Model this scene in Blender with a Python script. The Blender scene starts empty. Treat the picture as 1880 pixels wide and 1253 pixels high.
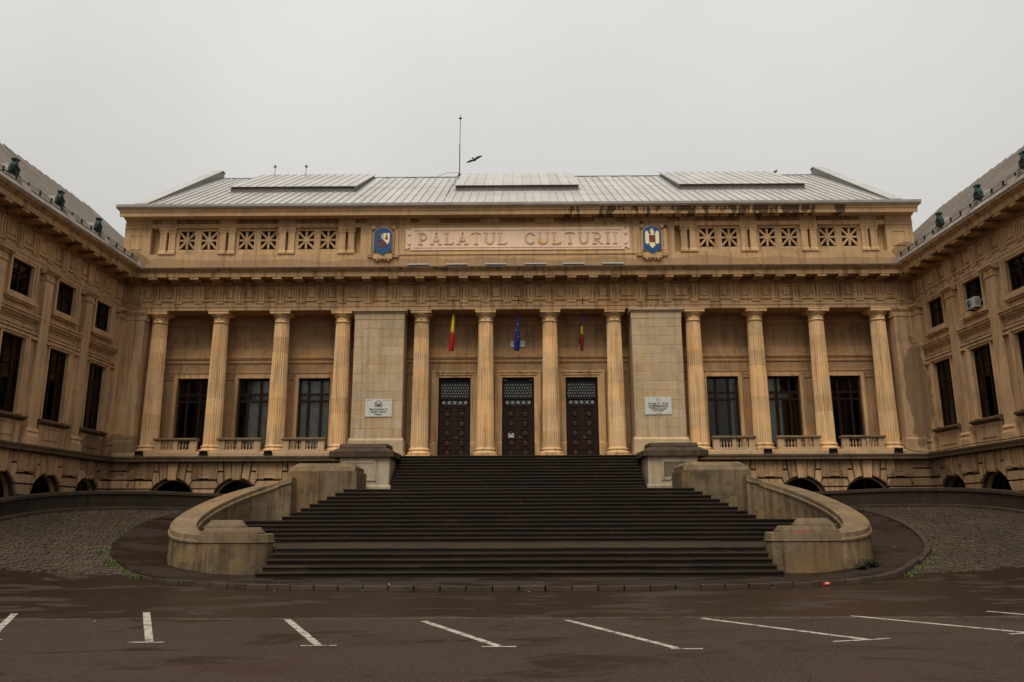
import bpy, bmesh, math, random
from mathutils import Matrix, Vector
R = math.radians
random.seed(7)
SC = bpy.context.scene
COL = SC.collection

# ------------------------------------------------------------------ camera
F_PX, W_PX = 1457.0, 1880.0
EYE = Vector((0, 0, 1.68))
pitch, yaw, roll = math.atan(324 / F_PX), math.atan(11 / F_PX), R(0.2)
fw = Vector((-math.sin(yaw) * math.cos(pitch), math.cos(yaw) * math.cos(pitch), math.sin(pitch)))
rt = fw.cross(Vector((0, 0, 1))).normalized()
upv = rt.cross(fw)
r2 = math.cos(roll) * rt - math.sin(roll) * upv
u2 = math.sin(roll) * rt + math.cos(roll) * upv
cam_d = bpy.data.cameras.new('camera')
cam = bpy.data.objects.new('camera', cam_d)
COL.objects.link(cam)
cam_d.sensor_width = 36
cam_d.lens = 36 * F_PX / W_PX
cam_d.clip_start, cam_d.clip_end = 0.1, 3000
cam.matrix_world = Matrix(((r2.x, u2.x, -fw.x, EYE.x), (r2.y, u2.y, -fw.y, EYE.y), (r2.z, u2.z, -fw.z, EYE.z), (0, 0, 0, 1)))
SC.camera = cam

# ------------------------------------------------------------------ world: even overcast sky
SUN_EL, SUN_AZ = R(57), R(196)      # azimuth clockwise from +Y (behind the camera, a little to its left)
world = bpy.data.worlds.new('World')
SC.world = world
world.use_nodes = True
wn, wl = world.node_tree.nodes, world.node_tree.links
wn.clear()
out = wn.new('ShaderNodeOutputWorld')
bg = wn.new('ShaderNodeBackground')
wl.new(bg.outputs[0], out.inputs[0])
sky = wn.new('ShaderNodeTexSky')
sky.sky_type = 'NISHITA'
sky.sun_disc = False
sky.sun_elevation = SUN_EL
sky.sun_rotation = SUN_AZ
sky.air_density, sky.dust_density, sky.ozone_density = 1.0, 6.0, 1.0
hs = wn.new('ShaderNodeHueSaturation')
hs.inputs['Saturation'].default_value = 0.10
wl.new(sky.outputs[0], hs.inputs['Color'])
# cloud deck: luminance rises with elevation as under a closed overcast, soft broad mottling
tc = wn.new('ShaderNodeTexCoord')
sx = wn.new('ShaderNodeSeparateXYZ')
wl.new(tc.outputs['Generated'], sx.inputs[0])
mr = wn.new('ShaderNodeMapRange')
mr.inputs['From Min'].default_value, mr.inputs['From Max'].default_value = 0.0, 1.0
mr.inputs['To Min'].default_value, mr.inputs['To Max'].default_value = 4.6, 10.0
wl.new(sx.outputs['Z'], mr.inputs['Value'])
nz = wn.new('ShaderNodeTexNoise')
nz.inputs['Scale'].default_value, nz.inputs['Detail'].default_value = 2.2, 4.0
wl.new(tc.outputs['Generated'], nz.inputs['Vector'])
nr = wn.new('ShaderNodeMapRange')
nr.inputs['From Min'].default_value, nr.inputs['From Max'].default_value = 0.3, 0.7
nr.inputs['To Min'].default_value, nr.inputs['To Max'].default_value = 0.93, 1.06
wl.new(nz.outputs['Fac'], nr.inputs['Value'])
mm = wn.new('ShaderNodeMath'); mm.operation = 'MULTIPLY'
wl.new(mr.outputs[0], mm.inputs[0]); wl.new(nr.outputs[0], mm.inputs[1])
cm = wn.new('ShaderNodeMix'); cm.data_type = 'RGBA'; cm.blend_type = 'MULTIPLY'
cm.inputs[0].default_value = 1.0
cm.inputs[6].default_value = (1.0, 0.985, 0.945, 1)
wl.new(mm.outputs[0], cm.inputs[7])
mx = wn.new('ShaderNodeMix'); mx.data_type = 'RGBA'
mx.inputs[0].default_value = 0.9
wl.new(hs.outputs[0], mx.inputs[6]); wl.new(cm.outputs[2], mx.inputs[7])
wl.new(mx.outputs[2], bg.inputs[0])
bg.inputs[1].default_value = 0.064

# ------------------------------------------------------------------ sun (veiled, very soft)
sd = bpy.data.lights.new('sun', 'SUN')
sd.energy, sd.angle, sd.color = 1.5, R(38), (1.0, 0.93, 0.82)
so = bpy.data.objects.new('sun', sd)
COL.objects.link(so)
dirv = Vector((math.sin(SUN_AZ) * math.cos(SUN_EL), math.cos(SUN_AZ) * math.cos(SUN_EL), math.sin(SUN_EL)))
so.rotation_euler = dirv.to_track_quat('Z', 'Y').to_euler()
so.location = (0, 0, 40)
SC.view_settings.view_transform = 'Standard'
SC.view_settings.look = 'None'
SC.view_settings.exposure = 0.7
SC.view_settings.gamma = 1.0
SC.view_settings.use_curve_mapping = False

# ------------------------------------------------------------------ materials
MAT = {}

def new_mat(name):
    m = bpy.data.materials.new(name)
    m.use_nodes = True
    MAT[name] = m
    nt = m.node_tree
    b = nt.nodes['Principled BSDF']
    return m, nt, b

class NT:
    """tiny node helper"""
    def __init__(s, nt):
        s.n, s.l = nt.nodes, nt.links
        g = s.n.new('ShaderNodeNewGeometry')
        s.pos = g.outputs['Position']
        s.nor = g.outputs['Normal']
    def mapped(s, scale, loc=(0, 0, 0)):
        m = s.n.new('ShaderNodeMapping')
        m.inputs['Scale'].default_value = scale
        m.inputs['Location'].default_value = loc
        s.l.new(s.pos, m.inputs['Vector'])
        return m.outputs[0]
    def noise(s, vec, scale, detail=4, rough=0.55, dist=0.0):
        t = s.n.new('ShaderNodeTexNoise')
        t.inputs['Scale'].default_value = scale
        t.inputs['Detail'].default_value = detail
        t.inputs['Roughness'].default_value = rough
        t.inputs['Distortion'].default_value = dist
        s.l.new(vec, t.inputs['Vector'])
        return t.outputs['Fac']
    def ramp(s, fac, a, b, lo=0.0, hi=1.0):
        m = s.n.new('ShaderNodeMapRange')
        m.inputs['From Min'].default_value, m.inputs['From Max'].default_value = a, b
        m.inputs['To Min'].default_value, m.inputs['To Max'].default_value = lo, hi
        m.interpolation_type = 'SMOOTHSTEP'
        s.l.new(fac, m.inputs['Value'])
        return m.outputs[0]
    def math(s, op, a, b=None):
        m = s.n.new('ShaderNodeMath'); m.operation = op
        for i, x in enumerate((a, b)):
            if x is None: continue
            if isinstance(x, (int, float)): m.inputs[i].default_value = x
            else: s.l.new(x, m.inputs[i])
        return m.outputs[0]
    def mix(s, fac, a, b, mode='MIX'):
        m = s.n.new('ShaderNodeMix'); m.data_type = 'RGBA'; m.blend_type = mode
        for i, x in ((0, fac), (6, a), (7, b)):
            if isinstance(x, (int, float)): m.inputs[i].default_value = x
            elif isinstance(x, tuple): m.inputs[i].default_value = (*x, 1)
            else: s.l.new(x, m.inputs[i])
        return m.outputs[2]
    def random(s):
        o = s.n.new('ShaderNodeObjectInfo')
        return o.outputs['Random']
    def sep(s, vec=None):
        x = s.n.new('ShaderNodeSeparateXYZ')
        s.l.new(vec or s.pos, x.inputs[0])
        return x.outputs
    def bump(s, h, strength, dist=0.02, normal=None):
        b = s.n.new('ShaderNodeBump')
        b.inputs['Strength'].default_value = strength
        b.inputs['Distance'].default_value = dist
        s.l.new(h, b.inputs['Height'])
        if normal: s.l.new(normal, b.inputs['Normal'])
        return b.outputs[0]

def sc(c, k): return tuple(x * k for x in c)

def stone(name, col, dark=0.55, streak=0.5, mott=0.5, objvar=0.12, bump=0.35, rough=0.88, stain=(0.30, 0.24, 0.18), grime=0.35, drip=None, wet=None, huevar=0.0, patches=()):
    m, nt, b = new_mat(name)
    k = NT(nt)
    big = k.noise(k.pos, 0.55, 5, 0.6)
    mid = k.noise(k.pos, 3.2, 5, 0.6)
    fine = k.noise(k.pos, 28, 3, 0.6)
    st = k.noise(k.mapped((2.6, 2.6, 0.16)), 1.6, 5, 0.65)
    c = k.mix(k.ramp(big, 0.3, 0.72), sc(col, 1 - 0.35 * mott), sc(col, 1 + 0.12 * mott))
    c = k.mix(k.ramp(mid, 0.35, 0.75, 0, 0.55 * mott), c, sc(col, dark))
    c = k.mix(k.ramp(fine, 0.3, 0.75, 0, 0.30), c, sc(col, 0.62))
    st2 = k.noise(k.mapped((7.0, 7.0, 0.30), (2, 5, 1)), 1.6, 4, 0.7)
    c = k.mix(k.math('MULTIPLY', k.ramp(st2, 0.50, 0.68), streak * 0.55), c, sc(col, 0.5))
    c = k.mix(k.math('MULTIPLY', k.ramp(st, 0.47, 0.66), streak), c, tuple(a * b_ for a, b_ in zip(col, stain)))
    hp = k.noise(k.mapped((1, 1, 1.6), (4, 2, 9)), 0.42, 4, 0.6)
    c = k.mix(k.ramp(hp, 0.46, 0.68, 0, 0.55 * mott), c, (col[0] * 1.02, col[1] * 0.86, col[2] * 0.62))
    c = k.mix(k.ramp(hp, 0.50, 0.30, 0, 0.45 * mott), c, (col[0] * 0.78, col[1] * 0.82, col[2] * 0.86))
    gr = k.noise(k.mapped((1, 1, 1), (11, 5, 3)), 1.3, 6, 0.7)
    c = k.mix(k.math('MULTIPLY', k.ramp(gr, 0.52, 0.68), grime), c, (col[0] * 0.36, col[1] * 0.38, col[2] * 0.40))
    sp = k.noise(k.pos, 11, 5, 0.75)
    c = k.mix(k.ramp(sp, 0.60, 0.72, 0, grime), c, sc(col, 0.5))
    for (px_, py_, pz_, rx_, ry_, rz_) in patches:
        vm = k.n.new('ShaderNodeVectorMath'); vm.operation = 'SUBTRACT'; vm.inputs[1].default_value = (px_, py_, pz_); k.l.new(k.pos, vm.inputs[0])
        vd = k.n.new('ShaderNodeVectorMath'); vd.operation = 'DIVIDE'; vd.inputs[1].default_value = (rx_, ry_, rz_); k.l.new(vm.outputs[0], vd.inputs[0])
        vl = k.n.new('ShaderNodeVectorMath'); vl.operation = 'LENGTH'; k.l.new(vd.outputs[0], vl.inputs[0])
        dd = k.math('ADD', vl.outputs['Value'], k.math('MULTIPLY', k.math('SUBTRACT', k.noise(k.pos, 0.9, 4, 0.6), 0.5), 1.4))
        c = k.mix(k.ramp(dd, 1.0, 0.93, 0, 0.72), c, sc(col, 0.28))
    if drip:
        # dark water runs below a leaking gutter (x0..x1), ragged fingers
        x0, x1, zlo, zhi = drip
        X = k.sep()
        fg = k.noise(k.mapped((1.0, 0.2, 0.05)), 2.1, 3, 0.6, 0.3)
        ed = k.math('ADD', k.math('MULTIPLY', k.ramp(k.noise(k.mapped((1.9, 0.1, 0.0)), 1.7, 2), 0.3, 0.7), zhi - zlo), zlo - 0.12)
        mk = k.math('MULTIPLY', k.ramp(fg, 0.47, 0.50), k.math('GREATER_THAN', X[2], ed))
        mk = k.math('MULTIPLY', mk, k.math('MULTIPLY', k.math('GREATER_THAN', X[0], x0), k.math('LESS_THAN', X[0], x1)))
        c = k.mix(k.math('MULTIPLY', mk, 0.9), c, sc(col, 0.13))
    if wet:
        # tide mark of damp along a ledge, uneven upper edge
        zb, h = wet
        X = k.sep()
        e = k.math('ADD', k.math('MULTIPLY', k.noise(k.mapped((0.35, 0.1, 0)), 1.0, 3, 0.5), h * 2), zb - h * 0.45)
        c = k.mix(k.math('MULTIPLY', k.math('LESS_THAN', X[2], e), 0.5), c, sc(col, 0.36))
    rnd = k.random()
    if huevar:
        r2_ = k.math('FRACT', k.math('MULTIPLY', rnd, 7.31))
        c = k.mix(huevar, c, k.mix(1.0, c, k.mix(r2_, (0.96, 0.84, 0.62), (1.04, 1.08, 1.20)), 'MULTIPLY'))
    c = k.mix(1.0, c, k.mix(rnd, (1 - objvar,) * 3, (1 + objvar * 0.8, 1 + objvar * 0.72, 1 + objvar * 0.6)), 'MULTIPLY')
    nt.links.new(c, b.inputs['Base Color'])
    b.inputs['Roughness'].default_value = rough
    b.inputs['Specular IOR Level'].default_value = 0.25
    h = k.math('ADD', k.math('MULTIPLY', mid, 0.6), k.math('MULTIPLY', fine, 0.5))
    nt.links.new(k.bump(h, bump, 0.03), b.inputs['Normal'])
    return m

TAN = (0.60, 0.380, 0.196)
stone('stone_facade', TAN, streak=0.75, objvar=0.18, huevar=0.3, grime=0.45)
PATCH = dict(patches=((-19.9, 38.6, 4.7, 1.7, 2.2, 1.1), (-20.3, 37.6, 6.2, .5, .45, 1.9), (19.9, 39.3, 7.6, .55, .8, 2.6), (19.6, 39.0, 3.6, 1.5, 1.6, 1.0), (20.4, 39.9, 15.3, .7, .8, .55), (-20.3, 39.9, 15.0, .8, .8, .5)))
stone('stone_attic', (0.60, 0.390, 0.208), streak=0.5, wet=(14.74, 0.50), **PATCH)
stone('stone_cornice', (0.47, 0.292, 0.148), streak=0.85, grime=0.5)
stone('stone_top_cornice', (0.58, 0.380, 0.205), streak=0.3, drip=(1.6, 17.2, 17.18, 17.62))
stone('stone_column', (0.76, 0.500, 0.262), streak=0.55, objvar=0.16, huevar=0.35, mott=0.4, grime=0.2)
stone('stone_pier', (0.50, 0.375, 0.235), streak=0.35, objvar=0.09, huevar=0.40, mott=0.5, grime=0.2)
stone('mortar_pale', (0.58, 0.45, 0.30), streak=0.15, objvar=0.0)
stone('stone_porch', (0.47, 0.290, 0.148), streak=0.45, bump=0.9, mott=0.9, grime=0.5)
stone('stone_wing', (0.56, 0.362, 0.202), streak=0.6, grime=0.45, **PATCH)
stone('stone_base', (0.50, 0.322, 0.180), streak=0.8, objvar=0.25, grime=0.65, **PATCH)
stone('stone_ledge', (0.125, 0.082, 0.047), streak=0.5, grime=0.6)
stone('stone_balustrade', (0.50, 0.350, 0.215), streak=0.25)
stone('plaque_stone', (0.76, 0.555, 0.400), streak=0.15, mott=0.25, grime=0.1, bump=0.15)
stone('letter_stone', (0.66, 0.475, 0.335), streak=0.2, mott=0.3, bump=0.15)
stone('concrete', (0.21, 0.150, 0.086), streak=0.95, stain=(0.28, 0.23, 0.18), grime=1.0, mott=1.5, bump=0.9)
stone('concrete_coping', (0.22, 0.156, 0.090), streak=0.45, grime=0.8, mott=1.1, bump=0.7)
stone('concrete_dark', (0.050, 0.035, 0.022), streak=0.6, grime=0.6, mott=0.8)
stone('render_white', (0.44, 0.36, 0.255), streak=0.35, grime=0.3, mott=0.5)
stone('cap_dark', (0.080, 0.056, 0.035), streak=0.7, grime=0.7, mott=0.9)
stone('slate_panel', (0.16, 0.125, 0.085), streak=0.5, grime=0.3)
stone('parapet_dark', (0.034, 0.024, 0.015), streak=0.6, grime=0.6, mott=0.8)
stone('joint_shade', (0.085, 0.056, 0.033), streak=0.3, objvar=0.0)  # joint mortar darkened: shade of the gaps is put into its colour
stone('coping_weathered', (0.19, 0.135, 0.082), streak=0.3, grime=0.6)
stone('kerb_stone', (0.060, 0.042, 0.029), streak=0.1, objvar=0.25, grime=0.6, mott=0.8)
stone('cobble', (0.090, 0.063, 0.042), streak=0.0, grime=0.6, mott=0.9, bump=0.6, rough=0.6)
stone('cobble_joint', (0.024, 0.018, 0.011), streak=0.0, grime=0.4)

def simple(name, col, rough=0.6, metal=0.0, spec=0.4, var=0.25, scale=6.0, bump=0.0):
    m, nt, b = new_mat(name)
    k = NT(nt)
    n = k.noise(k.pos, scale, 5, 0.6)
    c = k.mix(k.ramp(n, 0.3, 0.7), sc(col, 1 - var), sc(col, 1 + var * 0.5))
    nt.links.new(c, b.inputs['Base Color'])
    b.inputs['Roughness'].default_value = rough
    b.inputs['Metallic'].default_value = metal
    b.inputs['Specular IOR Level'].default_value = spec
    if bump:
        nt.links.new(k.bump(k.noise(k.pos, scale * 5, 4), bump, 0.02), b.inputs['Normal'])
    return m

simple('wood_dark', (0.016, 0.006, 0.0035), 0.55, spec=0.15)
simple('wood_door', (0.017, 0.0055, 0.003), 0.5, spec=0.2)
simple('wood_panel', (0.038, 0.0095, 0.004), 0.4, var=0.5, scale=3)
simple('iron_black', (0.008, 0.007, 0.006), 0.6, spec=0.15)
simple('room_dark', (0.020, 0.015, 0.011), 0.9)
simple('frosted_glass', (0.20, 0.205, 0.195), 0.25)
simple('curtain', (0.62, 0.60, 0.55), 0.9, scale=2)
simple('white_sign', (0.52, 0.51, 0.46), 0.4, var=0.08)
def paint_mat(name, col, under):
    m, nt, b = new_mat(name)
    k = NT(nt)
    w = k.noise(k.pos, 7.0, 6, 0.75)
    f = k.noise(k.pos, 60, 3, 0.7)
    c = k.mix(k.ramp(f, 0.3, 0.7), sc(col, 0.78), sc(col, 1.08))
    c = k.mix(k.ramp(k.math('ADD', w, k.math('MULTIPLY', f, 0.35)), 0.66, 0.80), c, under)
    nt.links.new(c, b.inputs['Base Color'])
    b.inputs['Roughness'].default_value = 0.8
paint_mat('white_paint', (0.40, 0.37, 0.30), (0.055, 0.042, 0.032))
simple('white_plastic', (0.38, 0.365, 0.32), 0.4, var=0.1)
simple('light_white', (0.45, 0.43, 0.39), 0.5, var=0.1)
simple('ink', (0.02, 0.018, 0.016), 0.6)
simple('blue_enamel', (0.002, 0.062, 0.185), 0.35, var=0.15)
simple('gold_enamel', (0.80, 0.55, 0.16), 0.4, var=0.15)
simple('cream_enamel', (0.80, 0.68, 0.40), 0.4, var=0.1)
simple('red_enamel', (0.16, 0.012, 0.022), 0.4, var=0.3)
simple('grey_enamel', (0.045, 0.06, 0.075), 0.4)
simple('green_enamel', (0.02, 0.06, 0.02), 0.5)
simple('brown_enamel', (0.17, 0.06, 0.02), 0.5, var=0.5)
simple('gold_leaf', (0.75, 0.40, 0.05), 0.45, var=0.3)
simple('flag_yellow', (0.62, 0.42, 0.01), 0.8)
simple('flag_red', (0.36, 0.008, 0.008), 0.8)
simple('flag_ochre', (0.36, 0.24, 0.01), 0.8)
simple('flag_crimson', (0.17, 0.006, 0.008), 0.8)
simple('flag_blue', (0.006, 0.012, 0.075), 0.8)
simple('flag_navy', (0.006, 0.014, 0.12), 0.8)
simple('copper_green', (0.020, 0.058, 0.047), 0.65, var=0.6, scale=5, bump=0.3)
simple('gutter_zinc', (0.27, 0.225, 0.185), 0.5, var=0.3, scale=1.5)
simple('gutter_grey', (0.36, 0.33, 0.29), 0.5, var=0.2, scale=1.2)
simple('metal_grey', (0.25, 0.24, 0.22), 0.5, 0.3)
simple('bird_dark', (0.025, 0.022, 0.02), 0.8)
simple('bird_grey', (0.09, 0.08, 0.07), 0.8)
simple('beak', (0.35, 0.16, 0.03), 0.6)
simple('can_red', (0.62, 0.03, 0.02), 0.35)
simple('leaf_dark', (0.018, 0.032, 0.007), 0.7, var=0.5, scale=12)
simple('leaf_grass', (0.085, 0.115, 0.020), 0.7, var=0.6, scale=10)
simple('graffiti_green', (0.02, 0.10, 0.055), 0.6, var=0.5, scale=20)
simple('rust_paint', (0.30, 0.085, 0.04), 0.7, var=0.5, scale=14)

def roof_mat(name, col, gloss=0.42):
    m, nt, b = new_mat(name)
    k = NT(nt)
    n1 = k.noise(k.pos, 0.5, 5, 0.6)
    n2 = k.noise(k.mapped((3, 0.4, 0.4)), 2.0, 5, 0.6)
    c = k.mix(k.ramp(n1, 0.3, 0.7), sc(col, 0.86), sc(col, 1.06))
    c = k.mix(k.ramp(n2, 0.5, 0.75, 0, 0.45), c, (col[0] * .72, col[1] * .64, col[2] * .58))
    c = k.mix(1.0, c, k.mix(k.random(), (0.90, 0.89, 0.88), (1.04, 1.03, 1.02)), 'MULTIPLY')
    nt.links.new(c, b.inputs['Base Color'])
    b.inputs['Roughness'].default_value = gloss
    b.inputs['Specular IOR Level'].default_value = 0.5
    nt.links.new(k.bump(k.noise(k.pos, 3, 3), 0.15, 0.03), b.inputs['Normal'])
roof_mat('roof_zinc', (0.41, 0.398, 0.375))
roof_mat('roof_zinc_side', (0.17, 0.155, 0.135))
roof_mat('roof_wing', (0.21, 0.18, 0.15), 0.6)
roof_mat('roof_dark', (0.13, 0.11, 0.095))

def glass_mat(name, ior=1.55):
    m, nt, b = new_mat(name)
    nt.nodes.remove(b)
    o = nt.nodes['Material Output']
    g = nt.nodes.new('ShaderNodeBsdfGlossy'); g.inputs['Roughness'].default_value = 0.03
    g.inputs['Color'].default_value = (0.86, 0.84, 0.80, 1)
    t = nt.nodes.new('ShaderNodeBsdfTransparent'); t.inputs['Color'].default_value = (0.72, 0.74, 0.72, 1)
    fr = nt.nodes.new('ShaderNodeFresnel'); fr.inputs['IOR'].default_value = ior
    mxs = nt.nodes.new('ShaderNodeMixShader')
    nt.links.new(fr.outputs[0], mxs.inputs[0]); nt.links.new(t.outputs[0], mxs.inputs[1]); nt.links.new(g.outputs[0], mxs.inputs[2])
    nt.links.new(mxs.outputs[0], o.inputs['Surface'])
glass_mat('glass', 1.42)
glass_mat('glass_low_reflect', 1.12)  # low index keeps reflections weak, so the basement panes stay dark

def asphalt_mat(name, col, seam=True, wetness=0.5):
    m, nt, b = new_mat(name)
    k = NT(nt)
    X = k.sep()
    g1 = k.noise(k.mapped((1, 0.35, 1)), 34, 4, 0.8)
    g0 = k.noise(k.pos, 16, 4, 0.7)
    g2 = k.noise(k.pos, 0.35, 5, 0.62)
    g3 = k.noise(k.mapped((0.55, 1.0, 1)), 0.75, 6, 0.66, 0.6)
    vo = k.n.new('ShaderNodeTexVoronoi'); vo.inputs['Scale'].default_value = 38
    k.l.new(k.pos, vo.inputs['Vector'])
    c = k.mix(k.ramp(g1, 0.36, 0.66), sc(col, 0.35), sc(col, 1.75))
    c = k.mix(k.ramp(vo.outputs['Distance'], 0.10, 0.22, 0.6, 0), c, sc(col, 2.3))
    c = k.mix(k.ramp(g0, 0.35, 0.7, 0, 0.5), c, sc(col, 0.6))
    c = k.mix(k.ramp(g2, 0.35, 0.7, 0, 0.6), c, (col[0] * 1.35, col[1] * 1.2, col[2] * 1.1))
    oil = k.noise(k.mapped((0.8, 1, 1), (31, 12, 0)), 0.33, 4, 0.6)
    c = k.mix(k.ramp(oil, 0.60, 0.72, 0, 0.7), c, (col[0] * 0.85, col[1] * 0.55, col[2] * 0.33))
    # damp patches and, behind the seam, the older wetter strip
    if seam:
        edge = k.math('ADD', X[1], k.math('MULTIPLY', k.noise(k.pos, 0.5, 3), 0.25))
        older = k.ramp(edge, 15.42, 15.50)
        thr = k.math('ADD', g3, k.math('MULTIPLY', older, 0.145))
    else:
        thr = k.math('ADD', g3, 0.07)
    w = k.ramp(thr, 0.52, 0.62)
    c = k.mix(k.math('MULTIPLY', w, 0.8), c, (col[0] * 0.32, col[1] * 0.27, col[2] * 0.21))
    if seam:
        ln = k.math('MULTIPLY', k.ramp(edge, 15.36, 15.43), k.math('SUBTRACT', 1.0, k.ramp(edge, 15.45, 15.56)))
        c = k.mix(k.math('MULTIPLY', ln, k.ramp(k.noise(k.pos, 6, 3), 0.35, 0.6)), c, (0.12, 0.08, 0.05))
    # hairline cracks
    v = k.n.new('ShaderNodeTexVoronoi'); v.feature = 'DISTANCE_TO_EDGE'; v.inputs['Scale'].default_value = 0.22
    wp = k.n.new('ShaderNodeVectorMath'); wp.operation = 'ADD'
    nv = k.n.new('ShaderNodeTexNoise'); nv.inputs['Scale'].default_value = 0.9; nv.inputs['Detail'].default_value = 5
    k.l.new(k.pos, nv.inputs['Vector']); k.l.new(k.pos, wp.inputs[0]); k.l.new(nv.outputs['Color'], wp.inputs[1])
    k.l.new(wp.outputs[0], v.inputs['Vector'])
    cr = k.ramp(v.outputs['Distance'], 0.0, 0.0035, 1, 0)
    c = k.mix(k.math('MULTIPLY', cr, 0.75), c, (0.010, 0.008, 0.006))
    nt.links.new(c, b.inputs['Base Color'])
    nt.links.new(k.ramp(w, 0, 1, 0.82, 0.82 - wetness), b.inputs['Roughness'])
    b.inputs['Specular IOR Level'].default_value = 0.22
    h = k.math('ADD', k.math('MULTIPLY', g1, 0.6), k.math('MULTIPLY', g2, 0.4))
    nt.links.new(k.bump(h, 0.8, 0.012), b.inputs['Normal'])
asphalt_mat('asphalt', (0.0385, 0.0235, 0.0150))
asphalt_mat('asphalt_pavement', (0.0250, 0.0152, 0.0095), seam=False, wetness=0.45)

def step_mat(name, col):
    m, nt, b = new_mat(name)
    k = NT(nt)
    n1 = k.noise(k.mapped((0.5, 1, 1)), 1.4, 6, 0.7)
    n2 = k.noise(k.pos, 30, 3, 0.6)
    c = k.mix(k.ramp(n1, 0.3, 0.7), sc(col, 0.6), sc(col, 1.35))
    c = k.mix(k.ramp(n2, 0.35, 0.75, 0, 0.5), c, sc(col, 0.5))
    moss = k.noise(k.mapped((1, 1, 1), (3, 9, 1)), 0.9, 5, 0.7)
    c = k.mix(k.ramp(moss, 0.55, 0.75, 0, 0.5), c, (col[0] * 0.7, col[1] * 0.85, col[2] * 0.55))
    lime = k.noise(k.mapped((0.45, 1.6, 1), (7, 2, 1)), 1.0, 5, 0.7)
    c = k.mix(k.ramp(lime, 0.56, 0.74, 0, 0.75), c, sc(col, 2.6))
    c = k.mix(1.0, c, k.mix(k.random(), (0.82, 0.82, 0.82), (1.15, 1.13, 1.1)), 'MULTIPLY')
    nt.links.new(c, b.inputs['Base Color'])
    nt.links.new(k.ramp(n1, 0.35, 0.65, 0.55, 0.85), b.inputs['Roughness'])
    b.inputs['Specular IOR Level'].default_value = 0.18
    nt.links.new(k.bump(n2, 0.4, 0.01), b.inputs['Normal'])
step_mat('step_stone', (0.0245, 0.0155, 0.0088))
step_mat('landing_stone', (0.036, 0.0245, 0.0148))

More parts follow.
